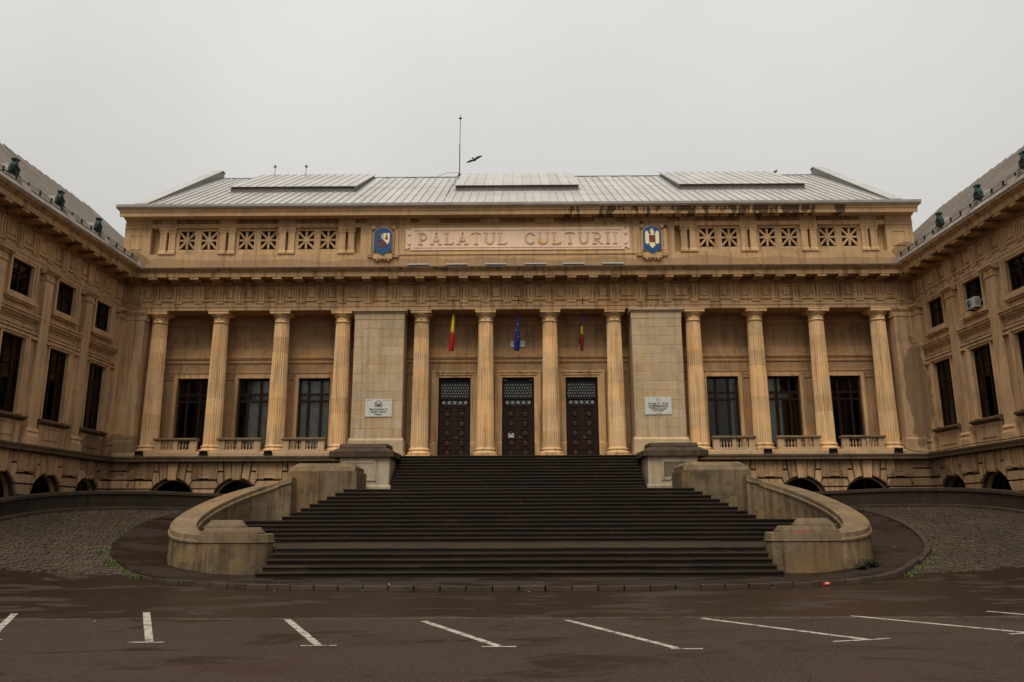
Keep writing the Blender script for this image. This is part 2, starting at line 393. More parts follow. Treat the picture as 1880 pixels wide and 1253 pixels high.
# ------------------------------------------------------------------ mesh helpers
class MB:
    def __init__(s): s.v, s.f, s.sm = [], [], []
    def add(s, vs, fs, smooth=False):
        o = len(s.v)
        s.v += [tuple(p) for p in vs]
        s.f += [tuple(i + o for i in f) for f in fs]
        s.sm += [smooth] * len(fs)
        return s
    def box(s, x0, x1, y0, y1, z0, z1):
        return s.add([(x0, y0, z0), (x1, y0, z0), (x1, y1, z0), (x0, y1, z0), (x0, y0, z1), (x1, y0, z1), (x1, y1, z1), (x0, y1, z1)],
                     [(0, 3, 2, 1), (4, 5, 6, 7), (0, 1, 5, 4), (1, 2, 6, 5), (2, 3, 7, 6), (3, 0, 4, 7)])
    def cbox(s, x0, x1, y0, y1, z0, z1, c):
        """box whose front (y0) edges are chamfered by c"""
        a = [(x0, y1, z0), (x1, y1, z0), (x1, y1, z1), (x0, y1, z1)]
        m = [(x0, y0 + c, z0), (x1, y0 + c, z0), (x1, y0 + c, z1), (x0, y0 + c, z1)]
        t = [(x0 + c, y0, z0 + c), (x1 - c, y0, z0 + c), (x1 - c, y0, z1 - c), (x0 + c, y0, z1 - c)]
        fs = [(3, 2, 1, 0), (8, 9, 10, 11)]
        for i in range(4):
            j = (i + 1) % 4
            fs += [(i, j, 4 + j, 4 + i), (4 + i, 4 + j, 8 + j, 8 + i)]
        return s.add(a + m + t, fs)
    def ext_x(s, prof, x0, x1):
        """closed profile [(y,z)..] extruded along x"""
        n = len(prof)
        vs = [(x0, y, z) for y, z in prof] + [(x1, y, z) for y, z in prof]
        fs = [tuple(range(n)), tuple(range(2 * n - 1, n - 1, -1))] + [(i, i + n, (i + 1) % n + n, (i + 1) % n) for i in range(n)]
        return s.add(vs, fs)
    def ext_y(s, prof, y0, y1, c=0.0):
        """closed polygon [(x,z)..] extruded along y; front at y0 chamfered by c"""
        n = len(prof)
        cx = sum(p[0] for p in prof) / n; cz = sum(p[1] for p in prof) / n
        if c:
            ins = []
            for x, z in prof:
                d = math.hypot(x - cx, z - cz); k = max(0.0, 1 - 1.3 * c / d)
                ins.append((cx + (x - cx) * k, cz + (z - cz) * k))
            vs = [(x, y1, z) for x, z in prof] + [(x, y0 + c, z) for x, z in prof] + [(x, y0, z) for x, z in ins]
            fs = [tuple(range(n)), tuple(range(3 * n - 1, 2 * n - 1, -1))]
            for a in (0, n):
                fs += [(a + i, a + (i + 1) % n, a + n + (i + 1) % n, a + n + i) for i in range(n)]
            return s.add(vs, fs)
        vs = [(x, y0, z) for x, z in prof] + [(x, y1, z) for x, z in prof]
        fs = [tuple(range(n)), tuple(range(2 * n - 1, n - 1, -1))] + [(i, (i + 1) % n, (i + 1) % n + n, i + n) for i in range(n)]
        return s.add(vs, fs)
    def ext_z(s, prof, z0, z1, k=1.0):
        n = len(prof)
        cx = sum(p[0] for p in prof) / n; cy = sum(p[1] for p in prof) / n
        vs = [(x, y, z0) for x, y in prof] + [(cx + (x - cx) * k, cy + (y - cy) * k, z1) for x, y in prof]
        fs = [tuple(range(n - 1, -1, -1)), tuple(range(n, 2 * n))] + [(i, (i + 1) % n, (i + 1) % n + n, i + n) for i in range(n)]
        return s.add(vs, fs)
    def lathe(s, prof, n=32, cx=0, cy=0, flutes=0, depth=0.0, cap=True, smooth=True, sub=6):
        if flutes: n = flutes * sub
        rows = []
        vs = []
        for r, z in prof:
            for i in range(n):
                a = 2 * math.pi * i / n
                rr = r
                if flutes:
                    ph = (i % sub) / sub
                    rr = r - depth * max(0.0, math.sin(math.pi * ph)) ** 0.6 * (1 if ph else 0)
                vs.append((cx + rr * math.cos(a), cy + rr * math.sin(a), z))
        fs = []
        for j in range(len(prof) - 1):
            for i in range(n):
                k = (i + 1) % n
                fs.append((j * n + i, j * n + k, (j + 1) * n + k, (j + 1) * n + i))
        s.add(vs, fs, smooth and not flutes)
        if cap:
            o = len(s.v) - len(vs)
            s.f.append(tuple(o + i for i in range(n - 1, -1, -1))); s.sm.append(False)
            t = o + (len(prof) - 1) * n
            s.f.append(tuple(t + i for i in range(n))); s.sm.append(False)
        return s
    def tube(s, pts, r, n=6, r1=None):
        pts = [Vector(p) for p in pts]
        vs, fs = [], []
        m = len(pts)
        for j, p in enumerate(pts):
            d = (pts[min(j + 1, m - 1)] - pts[max(j - 1, 0)]).normalized()
            a = d.orthogonal().normalized(); b = d.cross(a)
            rr = r if r1 is None else r + (r1 - r) * j / max(1, m - 1)
            for i in range(n):
                t = 2 * math.pi * i / n
                vs.append(p + a * math.cos(t) * rr + b * math.sin(t) * rr)
        for j in range(m - 1):
            for i in range(n):
                k = (i + 1) % n
                fs.append((j * n + i, j * n + k, (j + 1) * n + k, (j + 1) * n + i))
        fs += [tuple(range(n - 1, -1, -1)), tuple((m - 1) * n + i for i in range(n))]
        return s.add(vs, fs, True)
    def sphere(s, c, r, n=10, sq=(1, 1, 1)):
        prof = []
        m = n // 2 + 1
        vs = [(c[0], c[1], c[2] - r * sq[2])]
        for j in range(1, m):
            t = math.pi * j / m
            for i in range(n):
                a = 2 * math.pi * i / n
                vs.append((c[0] + r * sq[0] * math.sin(t) * math.cos(a), c[1] + r * sq[1] * math.sin(t) * math.sin(a), c[2] - r * sq[2] * math.cos(t)))
        vs.append((c[0], c[1], c[2] + r * sq[2]))
        fs = [(0, 1 + (i + 1) % n, 1 + i) for i in range(n)]
        for j in range(m - 2):
            for i in range(n):
                a = 1 + j * n; k = (i + 1) % n
                fs.append((a + i, a + k, a + n + k, a + n + i))
        a = 1 + (m - 2) * n; t = len(vs) - 1
        fs += [(a + i, a + (i + 1) % n, t) for i in range(n)]
        return s.add(vs, fs, True)
    def mesh(s, name, mat):
        me = bpy.data.meshes.new(name)
        me.from_pydata(s.v, [], s.f)
        me.polygons.foreach_set('use_smooth', s.sm)
        bm = bmesh.new(); bm.from_mesh(me)
        bmesh.ops.recalc_face_normals(bm, faces=bm.faces)
        bm.to_mesh(me); bm.free()
        me.materials.append(MAT[mat])
        me.update()
        return me

def link(name, data, parent=None, loc=(0, 0, 0), rz=0.0):
    o = bpy.data.objects.new(name, data)
    COL.objects.link(o)
    o.parent = parent
    o.location = loc
    o.rotation_euler = (0, 0, rz)
    return o

def put(name, mb, mat, parent=None, loc=(0, 0, 0), rz=0.0, bevel=0.0):
    o = link(name, mb.mesh(name, mat), parent, loc, rz)
    if bevel:
        b = o.modifiers.new('bevel', 'BEVEL')
        b.width, b.segments, b.limit_method = bevel, 2, 'ANGLE'
    return o

CACHE = {}
def cached(key, name, mat, fn):
    k = (key, mat)
    if k not in CACHE: CACHE[k] = fn().mesh(name, mat)
    return CACHE[k]

def empty(name, loc=(0, 0, 0), rz=0.0, parent=None):
    return link(name, None, parent, loc, rz)

def tag(o, label, cat, group=None):
    o['label'] = label; o['category'] = cat
    if group: o['group'] = group
    return o

def struct(o, label=None):
    o['kind'] = 'structure'
    return o

def wall_grid(mb, u0, u1, z0, z1, v0, v1, opens):
    """slab with rectangular openings (ua,ub,za,zb), reveals included"""
    us = sorted({u0, u1, *[o[0] for o in opens], *[o[1] for o in opens]})
    zs = sorted({z0, z1, *[o[2] for o in opens], *[o[3] for o in opens]})
    def solid(i, j):
        if i < 0 or j < 0 or i >= len(us) - 1 or j >= len(zs) - 1: return False
        a, b = (us[i] + us[i + 1]) / 2, (zs[j] + zs[j + 1]) / 2
        return not any(o[0] < a < o[1] and o[2] < b < o[3] for o in opens)
    for i in range(len(us) - 1):
        for j in range(len(zs) - 1):
            if not solid(i, j): continue
            a, b, c, d = us[i], us[i + 1], zs[j], zs[j + 1]
            vs = [(a, v0, c), (b, v0, c), (b, v0, d), (a, v0, d), (a, v1, c), (b, v1, c), (b, v1, d), (a, v1, d)]
            fs = [(0, 1, 2, 3), (7, 6, 5, 4)]
            if not solid(i - 1, j): fs.append((0, 3, 7, 4))
            if not solid(i + 1, j): fs.append((1, 5, 6, 2))
            if not solid(i, j - 1): fs.append((0, 4, 5, 1))
            if not solid(i, j + 1): fs.append((3, 2, 6, 7))
            mb.add(vs, fs)
    return mb

# ================================================================== GROUND
def softp(x, k): return math.log1p(math.exp(max(-40, min(40, x / k)))) * k
def sstep(x, a, b):
    t = max(0.0, min(1.0, (x - a) / (b - a))); return t * t * (3 - 2 * t)
def zt(X, Y):
    """the forecourt: flat street, then carriage ramps rising beside the steps"""
    return -.12 + .165 * softp(Y - 23.6, .5) * (.12 + .88 * sstep(abs(X), 8.3, 12.3)) + .12 * softp(abs(X) - 13, .6) * sstep(Y, 21, 27)

def interp(tab, y):
    if y <= tab[0][0]: return tab[0][1]
    for (a, b), (c, d) in zip(tab, tab[1:]):
        if y <= c: return b + (d - b) * (y - a) / (c - a)
    return tab[-1][1]

def catmull(pts, n=8):
    out = []
    P = [pts[0]] + list(pts) + [pts[-1]]
    for i in range(1, len(P) - 2):
        a, b, c, d = (Vector(q) for q in P[i - 1:i + 3])
        for k in range(n):
            t = k / n
            out.append(.5 * ((2 * b) + (c - a) * t + (2 * a - 5 * b + 4 * c - d) * t * t + (3 * b - a - 3 * c + d) * t ** 3))
    out.append(Vector(P[-2]))
    return out

def resample(path, step):
    L = [0.0]
    for a, b in zip(path, path[1:]): L.append(L[-1] + (b - a).length)
    n = max(1, round(L[-1] / step))
    res, j = [], 0
    for i in range(n + 1):
        s = L[-1] * i / n
        while j < len(L) - 2 and L[j + 1] < s: j += 1
        t = (s - L[j]) / max(1e-9, L[j + 1] - L[j])
        res.append(path[j].lerp(path[j + 1], t))
    return res

# far ground
struct(put('ground', MB().add([(-600, -600, -.35), (600, -600, -.35), (600, 600, -.35), (-600, 600, -.35)], [(0, 1, 2, 3)]), 'asphalt'))
# street surface
mb = MB()
xs = [-60, -40, -28] + [-24 + i for i in range(49)] + [28, 40, 60]
ys = [-60, -30, -10, 0, 8, 14, 18] + [20 + .4 * i for i in range(16)]
for y in ys:
    for x in xs: mb.v.append((x, y, zt(x, y)))
nx = len(xs)
for j in range(len(ys) - 1):
    for i in range(nx - 1):
        mb.f.append((j * nx + i, j * nx + i + 1, (j + 1) * nx + i + 1, (j + 1) * nx + i)); mb.sm.append(True)
road = struct(put('road', mb, 'asphalt'))

# painted parking bays: oblique stripe with a foot
def stripe(a, b, w, z=.004):
    a, b = Vector(a), Vector(b); d = (b - a).normalized(); p = Vector((-d.y, d.x)) * w / 2
    n = 10; vs = []
    rnd = random.Random(int(a.x * 100))
    for i in range(n + 1):
        c = a.lerp(b, i / n); j = 1 + rnd.uniform(-.10, .06)
        vs += [(c.x + p.x * j, c.y + p.y * j, -.12 + z), (c.x - p.x * j, c.y - p.y * j, -.12 + z)]
    return vs, [(2 * i, 2 * i + 1, 2 * i + 3, 2 * i + 2) for i in range(n)]
BAYS = [((-9.85, 16.2), (-8.2, 12.9), (-8.5, -7.9, 12.75)), ((-7.34, 16.35), (-5.55, 12.55), (-5.83, -5.30, 12.47)),
        ((-4.22, 15.16), (-2.93, 12.2), (-3.16, -2.64, 12.12)), ((-1.71, 14.88), (-.30, 12.05), (-.54, -.04, 11.99)),
        ((.85, 14.98), (2.2, 11.85), (2.11, 2.56, 11.76)), ((3.32, 15.17), (5.2, 12.58), (4.61, 5.59, 12.53)),
        ((6.14, 15.5), (8.05, 13.2), (7.6, 8.5, 13.24)), ((9.02, 16.15), (10.7, 14.0), (10.3, 11.2, 13.9))]
for q, (a, b, (l, r, y)) in enumerate(BAYS):
    sl = .15 if q >= 5 else 0
    m = MB(); m.add(*stripe(a, b, .125)); m.add(*stripe((l, y - sl), (r, y + sl), .075, .0055))
    put('parking_line', m, 'white_paint', road)

# kerb line, symmetrical sweep round the curved stair walls
KL = [(-14.3, 35.6), (-14.62, 34.2), (-14.80, 32.5), (-14.62, 30.4), (-14.13, 28.5), (-13.5, 27.0), (-12.6, 25.8), (-11.4, 24.45), (-10.3, 23.55), (-9.3, 22.85), (-8.0, 22.1), (-6.6, 21.5), (-3.6, 20.9), (0, 20.75)]
full = KL + [(-x, y) for x, y in reversed(KL[:-1])]
kpath = catmull([(x, y, 0) for x, y in full], 10)
kst = resample(kpath, .66)
kerb = struct(empty('kerb', (0, 20.8, 0)))
for i, (a, b) in enumerate(zip(kst, kst[1:])):
    d = b - a; L = d.length
    key = round(L, 2)
    me = cached(('kerbstone', i % 5), 'kerbstone', 'kerb_stone', lambda: MB().cbox(.012, L - .014 - .004 * (i % 3), -.012 * (i % 2), .17, -.30, .118 + .006 * ((i * 7) % 3 - 1), .018))
    z = (zt(a.x, a.y) + zt(b.x, b.y)) / 2
    lift = 0 if (abs(a.x) < 12.2 and a.y < 26) else -.055
    o = link('kerbstone', me, kerb, (a.x, a.y - 20.8, z + lift), math.atan2(d.y, d.x))
    o.rotation_euler = (random.uniform(-.012, .012), -math.asin(max(-.5, min(.5, (zt(b.x, b.y) - zt(a.x, a.y)) / L))) + random.uniform(-.006, .006), math.atan2(d.y, d.x))

# volute (outer face) in plan
VC, VA, VB = (9.95, 29.84), 2.05, 4.60
def vol(phi, off=0.0):     # phi 90..270 deg, left side
    return Vector((-VC[0] + (VA - off) * math.cos(phi), VC[1] + (VB - off) * math.sin(phi), 0))

# pavement between kerb and stair
inner = []
n = len(kpath)
half = n // 2
vin = [(-10.2, 34.3)] + [tuple(vol(R(100 + 160 * i / 14), .4))[:2] for i in range(15)] + [(-8.6, 25.4), (-7.4, 24.6), (-5, 24.0), (-2.5, 24.0), (0, 24.0)]
vfull = vin + [(-x, y) for x, y in reversed(vin[:-1])]
vpath = resample([Vector((x, y, 0)) for x, y in vfull], .4)
L1, L2 = resample(kpath, .5), None
N = 140
def at(path, t):
    k = t * (len(path) - 1); i = min(int(k), len(path) - 2)
    return path[i].lerp(path[i + 1], k - i)
kk = resample(kpath, .1); vv = resample([Vector((x, y, 0)) for x, y in vfull], .1)
mb = MB()
for i in range(N + 1):
    a, b = at(kk, i / N), at(vv, i / N)
    for j in range(7):
        p = a.lerp(b, j / 6)
        lift = .113 if (abs(a.x) < 12.2 and a.y < 26) else .06
        mb.v.append((p.x, p.y + (.02 if j == 0 else 0), zt(p.x, p.y) + lift if p.y > 23.7 or j < 6 else .0))
for i in range(N):
    for j in range(6):
        mb.f.append((i * 7 + j, i * 7 + j + 1, i * 7 + j + 8, i * 7 + j + 7)); mb.sm.append(True)
struct(put('pavement', mb, 'asphalt_pavement'))

# retaining parapet (curves from the wing round to the stair)
WL = [(-19.35, 20.5), (-19.35, 25.0), (-19.35, 29.4), (-18.85, 31.7), (-17.8, 33.3), (-16.3, 34.6), (-14.7, 35.55), (-12.5, 36.2), (-9.0, 36.5)]
wp = catmull([(x, y, 0) for x, y in WL], 8)
WTAB = [(p.y, p.x) for p in wp]
def xin(Y):
    if Y < 25.4: return -9.2
    if Y < 34.2: return -VC[0] - (VA - .5) * math.sqrt(max(0, 1 - ((Y - VC[1]) / VB) ** 2))
    return -9.3
def kerb_x(Y):
    best = None
    for a, b in zip(kpath[:half], kpath[1:half + 1]):
        if (a.y - Y) * (b.y - Y) <= 0 and a.y != b.y:
            return a.x + (b.x - a.x) * (Y - a.y) / (b.y - a.y)
    return -14.4
for s in (1, -1):
    side = 'left' if s == 1 else 'right'
    mb = MB()
    rows = [24.3 + .4 * i for i in range(31)]
    for Y in rows:
        xo, xi = interp(WTAB, Y), xin(Y)
        for j in range(13):
            x = xo + (xi - xo) * j / 12
            mb.v.append((s * x, Y, zt(x, Y) - .012 + (.02 if Y > 24.4 else 0)))
    for i in range(len(rows) - 1):
        for j in range(12):
            mb.f.append((i * 13 + j, i * 13 + j + 1, i * 13 + j + 14, i * 13 + j + 13)); mb.sm.append(True)
    ramp = struct(put('cobbled_ramp', mb, 'cobble_joint'))
    # setts: real stones, far too many and too small to single out
    cb = MB(); rnd = random.Random(3 + s)
    Y = 24.42
    while Y < 36.2:
        xo = interp(WTAB, Y) + .15
        xi = kerb_x(Y) - .06 if Y > 24.5 else -11.55
        dy = .135
        x = xo + rnd.uniform(0, .08)
        while x < xi - .06:
            w = rnd.uniform(.12, .20)
            if rnd.random() > .012 and not (Y < 24.75 and rnd.random() < .25):
                cx, cy = x + w / 2, Y + dy / 2 + rnd.uniform(-.012, .012)
                z = zt(cx, cy) + rnd.uniform(.006, .045)
                tx, ty = rnd.uniform(-.09, .09), rnd.uniform(-.09, .09)
                hw, hd = w / 2 - .008, dy / 2 - .007
                vs = []
                for (k, dz) in ((1.0, -.045), (1.0, -.006), (.72, .004)):
                    for ax, ay in ((-1, -1), (1, -1), (1, 1), (-1, 1)):
                        px, py = ax * hw * k, ay * hd * k
                        vs.append((s * (cx + px), cy + py, z + dz + px * tx + py * ty))
                fs = [(8, 9, 10, 11)]
                for a in (0, 4):
                    fs += [(a + i, a + (i + 1) % 4, a + 4 + (i + 1) % 4, a + 4 + i) for i in range(4)]
                cb.add(vs, fs)
            x += w
        Y += dy
    st = put('setts', cb, 'cobble', ramp)
    st['kind'] = 'stuff'
    # parapet
    rw = empty('retaining_wall', (s * -14.7, 35.55, 0))
    tag(rw, f'low dark parapet wall curving behind the cobbled ramp on the {side}', 'wall')
    off = Vector((s * -14.7, 35.55, 0))
    def sweep(prof, path, zf):
        m = MB(); k = len(prof); P = len(path)
        for i, p in enumerate(path):
            d = (path[min(i + 1, P - 1)] - path[max(i - 1, 0)]).normalized(); nn = Vector((-d.y, d.x, 0))
            z = zf(i, p)
            for o_, h in prof:
                q = p + nn * o_
                m.v.append((s * q.x - off.x, q.y - off.y, (z + h) if h > -2 else -.3))
        for i in range(P - 1):
            for j in range(k):
                m.f.append((i * k + j, i * k + (j + 1) % k, (i + 1) * k + (j + 1) % k, (i + 1) * k + j)); m.sm.append(False)
        m.f.append(tuple(range(k))); m.sm.append(False)
        m.f.append(tuple((P - 1) * k + j for j in range(k))); m.sm.append(False)
        return m
    zw = lambda i, p: min(2.90, zt(p.x, p.y) + .76)
    wps = resample(wp, .5)
    put('wall_body', sweep([(-.16, -.16), (.16, -.16), (.16, -5), (-.16, -5)], wps, zw), 'parapet_dark', rw)
    put('coping', sweep([(-.21, -.155), (-.23, -.14), (-.23, -.03), (-.20, 0), (.20, 0), (.23, -.03), (.23, -.155)], wps, zw), 'concrete_dark', rw)
    # paved gutter foot
    put('wall_foot', sweep([(-.42, -.70), (-.16, -.66), (-.16, -.95), (-.42, -.95)], wps, zw), 'concrete_dark', rw)
# floor of the light wells between parapet and building
struct(put('courtyard_floor', MB().box(-20.2, 20.2, 34, 39.8, -.34, .3).box(-20.2, -18.5, 20, 34, -.34, .3).box(18.5, 20.2, 20, 34, -.34, .3), 'concrete_dark'))

# ================================================================== STAIRCASE
RS, TR = .16, .32
def step_y(n):
    y = 23.76 + TR * (n - 1)
    if n >= 6: y += 4.8
    if n >= 19: y += 1.5
    return y
HALF = {1: 7.62, 2: 7.52, 3: 7.50, 4: 7.49, 5: 7.48}
for i in range(6, 11): HALF[i] = 11.15
for i, w in enumerate((9.27, 9.0, 8.73, 8.46, 8.2, 7.93, 7.66, 7.39)): HALF[11 + i] = w
for i in range(19, 30): HALF[i] = 5.70
stair = empty('staircase', (0, 23.76, 0))
tag(stair, 'broad dark stone staircase with a middle landing rising to the doors', 'staircase')
for i in range(1, 30):
    y, z, w = step_y(i) - 23.76, i * RS, HALF[i]
    back = {True: 34.6 - 23.76}.get(5 < i < 18)
    if i <= 4: back = 26.0 - 23.76
    elif i == 5: back = 30.6 - 23.76
    elif i == 18: back = 36.2 - 23.76
    elif i >= 19: back = 39.06 - 23.76 if i < 29 else 40.9 - 23.76
    lip = .055
    prof = [(y, z - RS - .004), (y, z - .058), (y - lip, z - .05), (y - lip, z - .014), (y - lip + .012, z), (back, z), (back, z - RS - .004)]
    nm = 'landing' if i in (5, 18) else 'threshold' if i == 29 else 'step'
    sp = empty(nm, (0, 0, 0), 0, stair)
    cuts = [-w]; q = -w + random.uniform(1.0, 2.4)
    while q < w - .9: cuts.append(q); q += random.uniform(1.5, 2.6)
    cuts.append(w)
    for a, b in zip(cuts, cuts[1:]):
        dy, dz = random.uniform(-.012, .006), random.uniform(-.006, .004)
        put('slab', MB().ext_x([(p + (dy if k < 5 else 0), zz + dz) for k, (p, zz) in enumerate(prof)], a + .003, b - .003), 'landing_stone' if i in (5, 18) else 'step_stone', sp)
    if i == 18: put('landing_infill', MB().box(-9.8, 9.8, 34.62 - 23.76, 36.4 - 23.76, z - .5, z - .02), 'step_stone', sp)
    if i == 5: put('landing_infill', MB().box(-9.9, 9.9, 26.2 - 23.76, 30.6 - 23.76, z - .6, z - .015), 'landing_stone', sp)

# curved stair walls
for s in (1, -1):
    side = 'left' if s == 1 else 'right'
    org = Vector((s * -10.2, 25.2, 0))
    cw = empty('curved_stair_wall', tuple(org))
    tag(cw, 'curved concrete stair wall with green paint specks, left of the steps' if s == 1 else 'curved concrete stair wall with weeds at its foot, right of the steps', 'wall')
    path = [vol(R(92 + 178 * i / 60), .42) for i in range(61)]
    path = [Vector((-9.5, 34.02, 0))] + path + [Vector((-9.3, path[-1].y, 0)), Vector((-8.9, path[-1].y + .02, 0))]
    P = len(path)
    lens = [0.0]
    for a, b in zip(path, path[1:]): lens.append(lens[-1] + (b - a).length)
    Lc = lens[-3]
    def ztop(i): return 1.20 + (3.36 - 1.20) * max(0.0, 1 - lens[i] / Lc) ** 1.16
    def sweep2(prof):
        m = MB(); k = len(prof)
        for i, p in enumerate(path):
            d = (path[min(i + 1, P - 1)] - path[max(i - 1, 0)]).normalized(); nn = Vector((-d.y, d.x, 0))
            for o_, h in prof:
                q = p - nn * o_
                m.v.append((s * q.x - org.x, q.y - org.y, ztop(i) + h if h > -3 else -.25))
        for i in range(P - 1):
            for j in range(k):
                m.f.append((i * k + j, i * k + (j + 1) % k, (i + 1) * k + (j + 1) % k, (i + 1) * k + j)); m.sm.append(False)
        m.f.append(tuple(range(k))); m.sm.append(False)
        m.f.append(tuple((P - 1) * k + j for j in range(k))); m.sm.append(False)
        return m
    put('wall_body', sweep2([(.40, -.24), (.42, -5), (-.40, -5), (-.40, -.24)]), 'concrete', cw)
    put('coping', sweep2([(.455, -.25), (.455, -.19), (.405, -.165), (.405, -.02), (.38, 0), (-.38, 0), (-.405, -.02), (-.405, -.165), (-.455, -.19), (-.455, -.25)]), 'concrete_coping', cw)
    # end block with its stepped cap
    def plan(g, pts=((-9.95, 25.2), (-9.4, 24.95), (-8.9, 24.82), (-8.4, 24.8), (-8.0, 24.9), (-7.72, 25.12), (-7.62, 25.45), (-7.95, 26.3), (-9.95, 26.4))):
        cx, cy = sum(p[0] for p in pts) / len(pts), sum(p[1] for p in pts) / len(pts)
        return [(s * (cx + (x - cx) * (1 - g)) - org.x, cy + (y - cy) * (1 - g) - org.y) for x, y in pts]
    T1 = ((-9.9, 25.22), (-9.3, 25.04), (-8.6, 24.98), (-8.1, 25.1), (-7.95, 25.35), (-8.15, 26.2), (-9.9, 26.3))
    T2 = ((-9.85, 25.35), (-9.2, 25.28), (-8.6, 25.32), (-8.55, 25.5), (-8.7, 26.1), (-9.85, 26.2))
    put('end_block', MB().ext_z(plan(.03), -.25, .945), 'concrete', cw, bevel=.03)
    put('end_coping', MB().ext_z(plan(-.02), .945, 1.0).ext_z(plan(.02), 1.0, 1.205), 'concrete_coping', cw, bevel=.015)
    put('cap_tier', MB().ext_z(plan(0, T1), 1.205, 1.27).ext_z(plan(.05, T1), 1.27, 1.40, .90), 'concrete_coping', cw, bevel=.015)
    put('cap_top', MB().ext_z(plan(0, T2), 1.395, 1.45).ext_z(plan(.06, T2), 1.45, 1.63, .74), 'concrete_coping', cw, bevel=.015)
    if s == 1:
        m = MB(); rnd = random.Random(5)
        for k in range(9):
            x, z = -9.62 + .055 * k + rnd.uniform(-.05, .05), .62 - .045 * k + rnd.uniform(-.04, .04)
            y = 25.03 + max(0, (-9.4 - x)) * .45 - max(0, x + 9.4) * .26
            c = [(x + .05 * rnd.uniform(.5, 1.1) * math.cos(t), z + .05 * rnd.uniform(.6, 1.3) * math.sin(t)) for t in (0, 1, 2.1, 3.1, 4.2, 5.2)]
            m.add([(px - org.x, y - .012 - org.y, pz) for px, pz in c] , [tuple(range(6))])
        put('paint_marks', m, 'graffiti_green', cw)
    else:
        m = MB().box(8.35 - org.x, 8.95 - org.x, 24.972 - org.y, 24.99 - org.y, 1.215, 1.262)
        put('paint_marks', m, 'rust_paint', cw)

# low block piers that close the curved walls, and tall pedestals beside the upper flight
for s in (1, -1):
    side = 'left' if s == 1 else 'right'
    org = (s * -8.4, 34.25, 1.5)
    bp = empty('block_pier', org)
    tag(bp, f'weathered concrete block pier with a low hipped cap, {side} of the wide flight', 'pier')
    put('body', MB().box(-1.47, 1.50, 0, 2.2, -.2, 2.13), 'concrete', bp, bevel=.02)
    def hip(z0, z1, a, k, ky=.6):
        return MB().add([(-a, -(a - 1.47), z0), (a, -(a - 1.47), z0), (a, 2.2, z0), (-a, 2.2, z0), (-a * k, ky, z1), (a * k, ky, z1), (a * k, 1.9, z1), (-a * k, 1.9, z1)],
                        [(0, 3, 2, 1), (4, 5, 6, 7), (0, 1, 5, 4), (1, 2, 6, 5), (2, 3, 7, 6), (3, 0, 4, 7)])
    put('cap_base', MB().ext_x([(-.02, 2.13), (.02, 2.13), (.12, 2.29), (.14, 2.34), (2.1, 2.34), (2.1, 2.13)], -1.36, 1.40), 'concrete_coping', bp, bevel=.012)
    put('cap', hip(2.34, 2.50, 1.33, .86, .45), 'concrete_coping', bp, bevel=.012)

    org = (s * -7.1, 36.9, 2.85)
    pd = empty('stair_pedestal', org)
    tag(pd, 'pale pedestal with framed pale panel under a dark cap, left of the upper steps' if s == 1 else 'pale pedestal with dark slate panel under a dark cap, right of the upper steps', 'pedestal')
    k = -s   # +1 => centre of the stair lies at +x for the left one
    inn = 1.22
    put('body', MB().box(-1.15, 1.15, 0, 2.3, 0, 1.56), 'render_white', pd, bevel=.012)
    put('plinth', MB().box(-1.24, 1.24, -.07, 2.3, 0, .24).ext_x([(-.07, .24), (0, .30), (2.3, .30), (2.3, .24)], -1.22, 1.22), 'render_white', pd, bevel=.01)
    fz0, fz1, fx0, fx1 = .56, 1.44, -1.02, .55
    if s == -1: fx0, fx1 = -.55, 1.02
    c = .30
    e = fx1 if s == 1 else fx0
    d = -1 if s == 1 else 1
    m = MB()
    for (a, b, z0, z1) in ((fx0, fx1, fz1 - .13, fz1), (fx0, fx0 + .13, fz0, fz1 - .13), (fx1 - .13, fx1, fz0 - .07, fz1 - .13)) if s == 1 else ((fx0, fx1, fz1 - .13, fz1), (fx0, fx0 + .13, fz0 - .07, fz1 - .13), (fx1 - .13, fx1, fz0, fz1 - .13)):
        m.box(a, b, -.045, .02, z0, z1)
    if s == 1:
        m.box(fx0 + .13, fx1 - .13 - c, -.045, .02, fz0 - .0, fz0 + .10); m.box(fx1 - .13 - c, fx1 - .13, -.045, .02, fz0 - .07, fz0 + .06)
    else:
        m.box(fx0 + .13 + c, fx1 - .13, -.045, .02, fz0, fz0 + .10); m.box(fx0 + .13, fx0 + .13 + c, -.045, .02, fz0 - .07, fz0 + .06)
    put('panel_frame', m, 'render_white', pd, bevel=.006)
    put('panel', MB().box(fx0 + .12, fx1 - .12, -.022, .015, fz0 + .05, fz1 - .12), 'render_white' if s == 1 else 'slate_panel', pd)
    a0, a1 = -1.62, 1.36
    if s == -1: a0, a1 = -1.36, 1.62
    put('cap_slab', MB().box(a0, a1, -.20, 2.35, 1.56, 1.84), 'cap_dark', pd, bevel=.025)
    m = MB()
    m.add([(a0 + .10, -.12, 1.84), (a1 - .10, -.12, 1.84), (a1 - .10, 2.3, 1.84), (a0 + .10, 2.3, 1.84), (a0 + .32, .10, 2.00), (a1 - .32, .10, 2.00), (a1 - .32, 2.1, 2.00), (a0 + .32, 2.1, 2.00)],
          [(0, 3, 2, 1), (4, 5, 6, 7), (0, 1, 5, 4), (1, 2, 6, 5), (2, 3, 7, 6), (3, 0, 4, 7)])
    put('cap_slope', m, 'cap_dark', pd, bevel=.015)
    put('cap_crown', MB().ext_x([(.14, 2.00), (.14, 2.05), (.32, 2.17), (.36, 2.22), (1.9, 2.22), (2.0, 2.05), (2.0, 2.00)], a0 + .38, a1 - .38), 'cap_dark', pd, bevel=.012)

